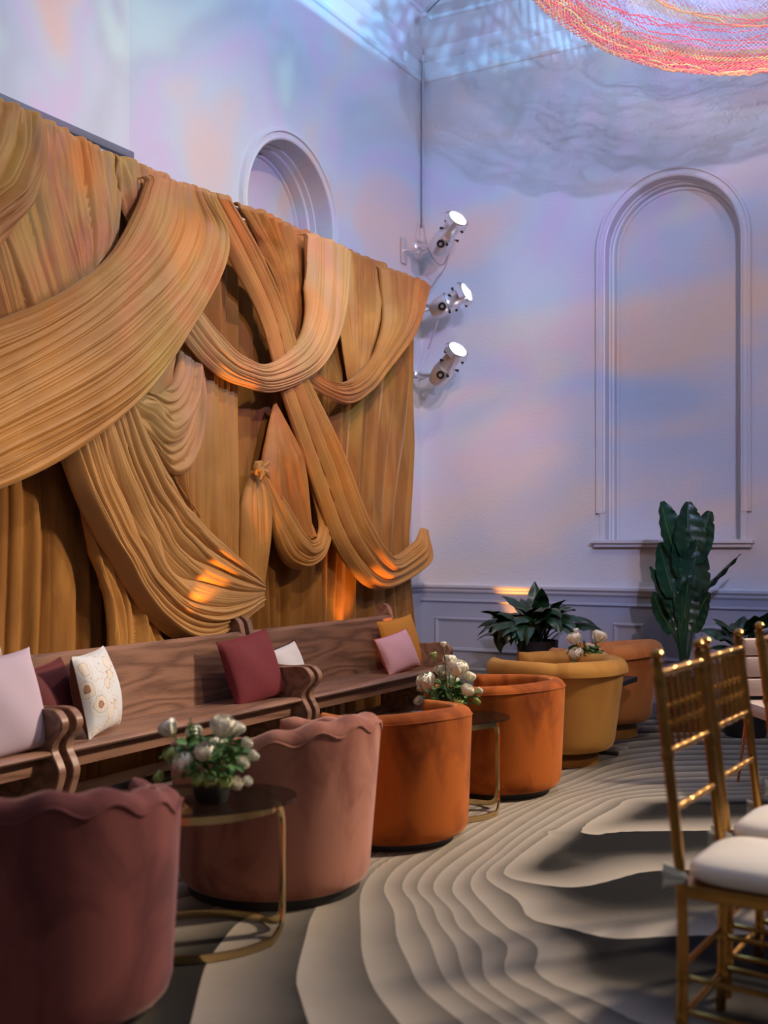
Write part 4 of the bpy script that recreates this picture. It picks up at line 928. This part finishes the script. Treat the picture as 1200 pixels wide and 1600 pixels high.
def chair_cushion():
    t = empty('chair_cushion', (0, 0, 0))
    rows = []; Wd = 0.36; n = 36
    for s in (1,):
        pass
    def sq(a): # superellipse outline
        c, s = math.cos(a), math.sin(a); e = 0.42
        return (0.205+0.205*math.copysign(abs(c)**e, c), Wd/2+0.195*math.copysign(abs(s)**e, s))
    prof = [(0.15, 0.0), (0.80, 0.0), (0.94, 0.004), (1.0, 0.018), (1.0, 0.030), (0.95, 0.044), (0.85, 0.054), (0.6, 0.063), (0.3, 0.066), (0.02, 0.067)]
    for k_, z in prof:
        row = []
        for j in range(56):
            x, y = sq(2*PI*j/56); row.append((0.205+(x-0.205)*k_, Wd/2+(y-Wd/2)*k_, 0.464+z))
        rows.append(row)
    mb = MB(); mb.grid(rows, closed_v=True); mb.f.append(tuple(range(56))[::-1]); mb.f.append(tuple(len(mb.v)-56+j for j in range(56))); mb.build('cover', 'cream', t)
    for y, s in ((-0.0, -1), (Wd, 1)):
        mb = MB(); rows = []
        for i in range(9):
            q = i/8; w_ = 0.010+0.020*q
            rows.append([(0.018-0.060*q, y+s*(0.019+0.004*math.sin(j*2)), 0.478+w_*(j/3-1)*1.1) for j in range(7)])
        mb.grid(rows); o = mb.build('tie', 'tie', t); o.modifiers.new('thick', 'SOLIDIFY').thickness = 0.004
        MB().tube([(0.02, y+s*0.016, 0.482), (-0.016, y+s*0.021, 0.482), (-0.018, y, 0.482)], 0.004, 6).build('tie', 'tie', t)
    return t
ch0 = chiavari(); cu0 = chair_cushion()
spots = [((3.83, 2.944), 'gold chiavari chair closest to the camera at the lower right'), ((3.845, 3.41), 'second gold chiavari chair, directly behind the closest one'), ((3.86, 4.15), 'third gold chiavari chair, cut by the right edge of the photo')]
cl = ['white cushion tied on the closest gold chair', 'white cushion tied on the second gold chair', 'white cushion tied on the third gold chair at the right edge']
for i, ((x, y), lb) in enumerate(spots):
    o = ch0 if i == 0 else copy_tree(ch0); o.location = (x, y, 0); o.rotation_euler = (0, 0, rd(-3.5)); tag(o, lb, 'chair', 'gold chiavari chairs')
    c_ = cu0 if i == 0 else copy_tree(cu0); c_.location = (x, y, 0); c_.rotation_euler = (0, 0, rd(-3.5)); tag(c_, cl[i], 'cushion', 'seat cushions on the gold chairs')

# ivory upholstered chair with rose gold legs
p = cd(2.27, 6.1); t = empty('upholstered_chair', p, 'ivory upholstered chair with thin rose gold legs, behind the gold chairs at the right edge', 'chair', rz=rd(35))
# seat in front (-y local), back behind
rows = []
MB().box((-0.25, -0.27, 0.40), (0.25, 0.22, 0.48), 0.03).build('seat', 'upchair', t)
for i, (z0, z1) in enumerate(((0.50, 0.60), (0.605, 0.72), (0.725, 0.82))): MB().box((-0.24, 0.15+0.01*i, z0), (0.24, 0.23+0.01*i, z1), 0.025).build('back_cushion', 'upchair', t)
for sx in (-1, 1):
    MB().tube([(0.22*sx, -0.24, 0.40), (0.25*sx, -0.28, 0.0)], [0.011, 0.008], 10).build('leg', 'rosegold', t)
    MB().tube([(0.22*sx, 0.2, 0.80), (0.22*sx, 0.19, 0.42), (0.24*sx, 0.27, 0.0)], [0.008, 0.011, 0.008], 10).build('leg', 'rosegold', t)

# ------------------------------------------------------------------ stage spotlights on the left wall near the corner
def fixture(pc, pl_, D, label, bracket=True, Dl=None):
    """pc: pixel of the can's rear, pl_: pixel of the lens centre"""
    a = pd(*pc, D); b = pd(*pl_, (Dl or D-0.16)); ax = (b-a).normalized(); L = (b-a).length
    t = empty('stage_spotlight', a, label, 'spotlight', 'stage spotlights by the room corner')
    def at(q, off=(0, 0, 0)): return Vector(ax*L*q)+Vector(off)
    MB().lathe([(0.030, -0.05), (0.068, -0.03), (0.082, 0.02), (0.086, 0.10), (0.074, 0.135)], 28, (0, 0, 0), ax).build('lamp_housing', 'chrome', t)
    MB().lathe([(0.074, 0.13), (0.078, 0.14), (0.074, 0.15), (0.066, 0.16), (0.066, L-0.06), (0.080, L-0.035), (0.084, L-0.005), (0.078, L), (0.072, L-0.01), (0.0695, L-0.03)], 28, (0, 0, 0), ax, cap=False).build('barrel', 'chrome', t); brl = [o for o in t.children if o.name.startswith('barrel')][0]
    MB().lathe([(0.0005, L-0.006), (0.04, L-0.007), (0.0715, L-0.012), (0.0715, L-0.02)], 28, (0, 0, 0), ax, cap=False).build('lens', 'lens', t)
    e1 = ax.orthogonal().normalized(); e2 = ax.cross(e1).normalized()
    mb = MB(); o = at(1.0)
    for s in range(4):
        d = e1*math.cos(s*PI/2+PI/4)+e2*math.sin(s*PI/2+PI/4); q = ax.cross(d)
        c0 = o+d*0.086-ax*0.01
        mb.add([tuple(c0+q*0.05), tuple(c0-q*0.05), tuple(c0-q*0.05+d*0.012-ax*0.035), tuple(c0+q*0.05+d*0.012-ax*0.035), tuple(c0+q*0.05+d*0.003), tuple(c0-q*0.05+d*0.003), tuple(c0-q*0.05+d*0.015-ax*0.035), tuple(c0+q*0.05+d*0.015-ax*0.035)], [(0, 1, 2, 3), (7, 6, 5, 4), (0, 4, 5, 1), (2, 6, 7, 3), (1, 5, 6, 2), (0, 3, 7, 4)])
    mb.build('gel_frame', 'chrome', brl)
    for q, an, r_ in ((0.62, 0.6, 0.075), (0.62, 2.2, 0.075), (0.40, 3.4, 0.085), (0.40, 5.0, 0.09), (0.80, 4.2, 0.075), (0.30, 0.3, 0.09)):
        d = e1*math.cos(an)+e2*math.sin(an); c0 = at(q)+d*r_
        MB().tube([tuple(c0), tuple(c0+d*0.03)], [0.007, 0.012], 8).build('knob', 'black', brl)
    # pivot disc facing the camera
    tc_ = Vector((CX, CY, H))-a; tc_ = (tc_-ax*tc_.dot(ax)).normalized()
    c0 = at(0.30)+tc_*0.082
    MB().lathe([(0.034, 0), (0.034, 0.012), (0.022, 0.014), (0.022, 0.010), (0.001, 0.010)], 20, c0, tc_).build('pivot_disc', 'black', t); pvd = [o for o in t.children if o.name.startswith('pivot_disc')][0]
    MB().lathe([(0.014, 0.010), (0.012, 0.020), (0.001, 0.021)], 14, c0, tc_).build('pivot_bolt', 'chrome', pvd)
    # yoke
    base = Vector((0.02, a.y+0.10, a.z+0.05))-a
    for s in (-1, 1):
        side = tc_*s*0.088
        MB().tube([tuple(base+Vector((0.12, 0, 0.03*s))), tuple(base+Vector((0.22, -0.02, 0.03*s))+side*0.8), tuple(at(0.30)+side)], 0.008, 8, ry=1.8).build('yoke_arm', 'chrome', t)
    MB().box((base.x-0.012, base.y-0.05, base.z-0.11), (base.x, base.y+0.05, base.z+0.11), 0.003).build('wall_plate', 'chrome', t)
    MB().tube([tuple(base), tuple(base+Vector((0.13, 0, 0)))], 0.016, 10).build('bracket', 'chrome', t); brk = [o for o in t.children if o.name.startswith('bracket')][0]
    MB().lathe([(0.022, 0), (0.026, 0.01), (0.026, 0.04), (0.02, 0.05)], 12, base+Vector((0.10, 0, 0.0)), (0, 0, 1)).build('clamp', 'chrome', brk)
    return t
fixture((684, 388), (716, 340), 9.35, 'topmost of the three chrome stage spotlights in the corner', Dl=9.12)
fixture((682, 484), (730, 456), 9.35, 'middle of the three chrome stage spotlights, aimed most to the right', Dl=9.20)
fixture((684, 592), (716, 545), 9.35, 'lowest of the three chrome stage spotlights in the corner', Dl=9.12)
def cable(pts, label, r=0.006):
    P = [pd(*p) for p in pts]; o = MB().tube([tuple(q) for q in catmull(np.array([q[:] for q in P]), 50)], r, 8).build('power_cable', 'cable'); return tag(o, label, 'cable')
cable([(662, 340, 9.7), (664, 370, 9.6), (674, 400, 9.5), (690, 414, 9.4), (700, 400, 9.32)], 'grey cable looping from the conduit to the topmost spotlight')
cable([(702, 396, 9.3), (694, 420, 9.35), (680, 440, 9.45), (664, 462, 9.6)], 'pale cable running from the topmost spotlight down behind the curtain corner')
cable([(684, 500, 9.35), (678, 520, 9.4), (669, 545, 9.5)], 'pale cable from the middle spotlight down behind the curtain edge')

# ------------------------------------------------------------------ aerial net sculpture
def net():
    t = empty('aerial_net_sculpture', pd(1080, -60, 7.2), 'coral, yellow and pink rope net billowing from the ceiling at upper right', 'net sculpture')
    o0 = np.array(t.location)
    mats = []
    for nm, c in (('coral_twine', (0.95, 0.17, 0.16)), ('amber_twine', (0.95, 0.42, 0.16)), ('pink_twine', (0.90, 0.30, 0.42)), ('yellow_twine', (0.92, 0.66, 0.22)), ('lilac_twine', (0.80, 0.66, 0.85))):
        mats.append(mat(nm, c, 0.7, emit=c, es=0.0))
    low = catmull(np.array([(780, -60), (830, -2), (880, 42), (940, 78), (1000, 100), (1060, 112), (1120, 117), (1200, 112), (1300, 95)]), 300)
    def surf(u, v, layer):
        """u along the lower hem, v up and away"""
        i = u*(len(low)-1); a = int(i); f = i-a; p = low[a]*(1-f)+low[min(a+1, len(low)-1)]*f
        D = 7.2+layer*0.25-1.0*(u-0.5)*0.6
        up = v*(230+30*math.sin(u*5+layer))
        bx = p[0]+(0.35+0.1*layer)*up*(1.0 if u < 0.4 else 0.3)+10*math.sin(v*9+layer)
        q = pd(bx, p[1]-up-layer*4, D+0.9*math.sin(v*1.7)+0.03*math.sin(u*40+v*10))
        return q
    for layer in range(2):
        nu_, nv_ = (84, 30) if layer == 0 else (70, 24)
        G = [[surf(i/nu_, (j/nv_)**1.15, layer) for i in range(nu_+1)] for j in range(nv_+1)]
        segs = {k_: MB() for k_ in range(5)}
        for j in range(nv_):
            c = (4, 4, 3, 4, 2, 4, 4, 1)[(j*3+layer) % 8]
            if j < 7: c = (0, 0, 1, 0, 3, 0, 2)[j]
            for s in (0, 1):
                pts = []
                for i in range(s, nu_+1):
                    pts.append(tuple(Vector(G[j+((i+s) % 2)][i])-t.location))
                segs[(c+s*(j % 3 == 0)) % 5].tube(pts, 0.0026 if j > 4 else 0.0050, 4, cap=False)
        for k_, mbb in segs.items():
            if mbb.v: mbb.build('net_layer', mats[k_], t)
    # gathered ropes running through the net and along its hem
    rp_ = np.random.RandomState(4)
    for k_ in range(20):
        v0 = abs(rp_.normal(0, 0.10)) if k_ < 16 else rp_.uniform(0.1, 0.9); v1 = np.clip(v0+rp_.uniform(-0.25, 0.35), 0, 1)
        pts = [tuple(surf(u_, v0+(v1-v0)*u_+0.012*math.sin(u_*30+k_), 0)-t.location+Vector((rp_.normal(0, .004), rp_.normal(0, .004), rp_.normal(0, .004)))) for u_ in np.linspace(0, 1, 90)]
        MB().tube(pts, rp_.uniform(0.003, 0.007), 5).build('rope', mats[rp_.choice([0, 0, 0, 2, 3, 1])], t)
net()
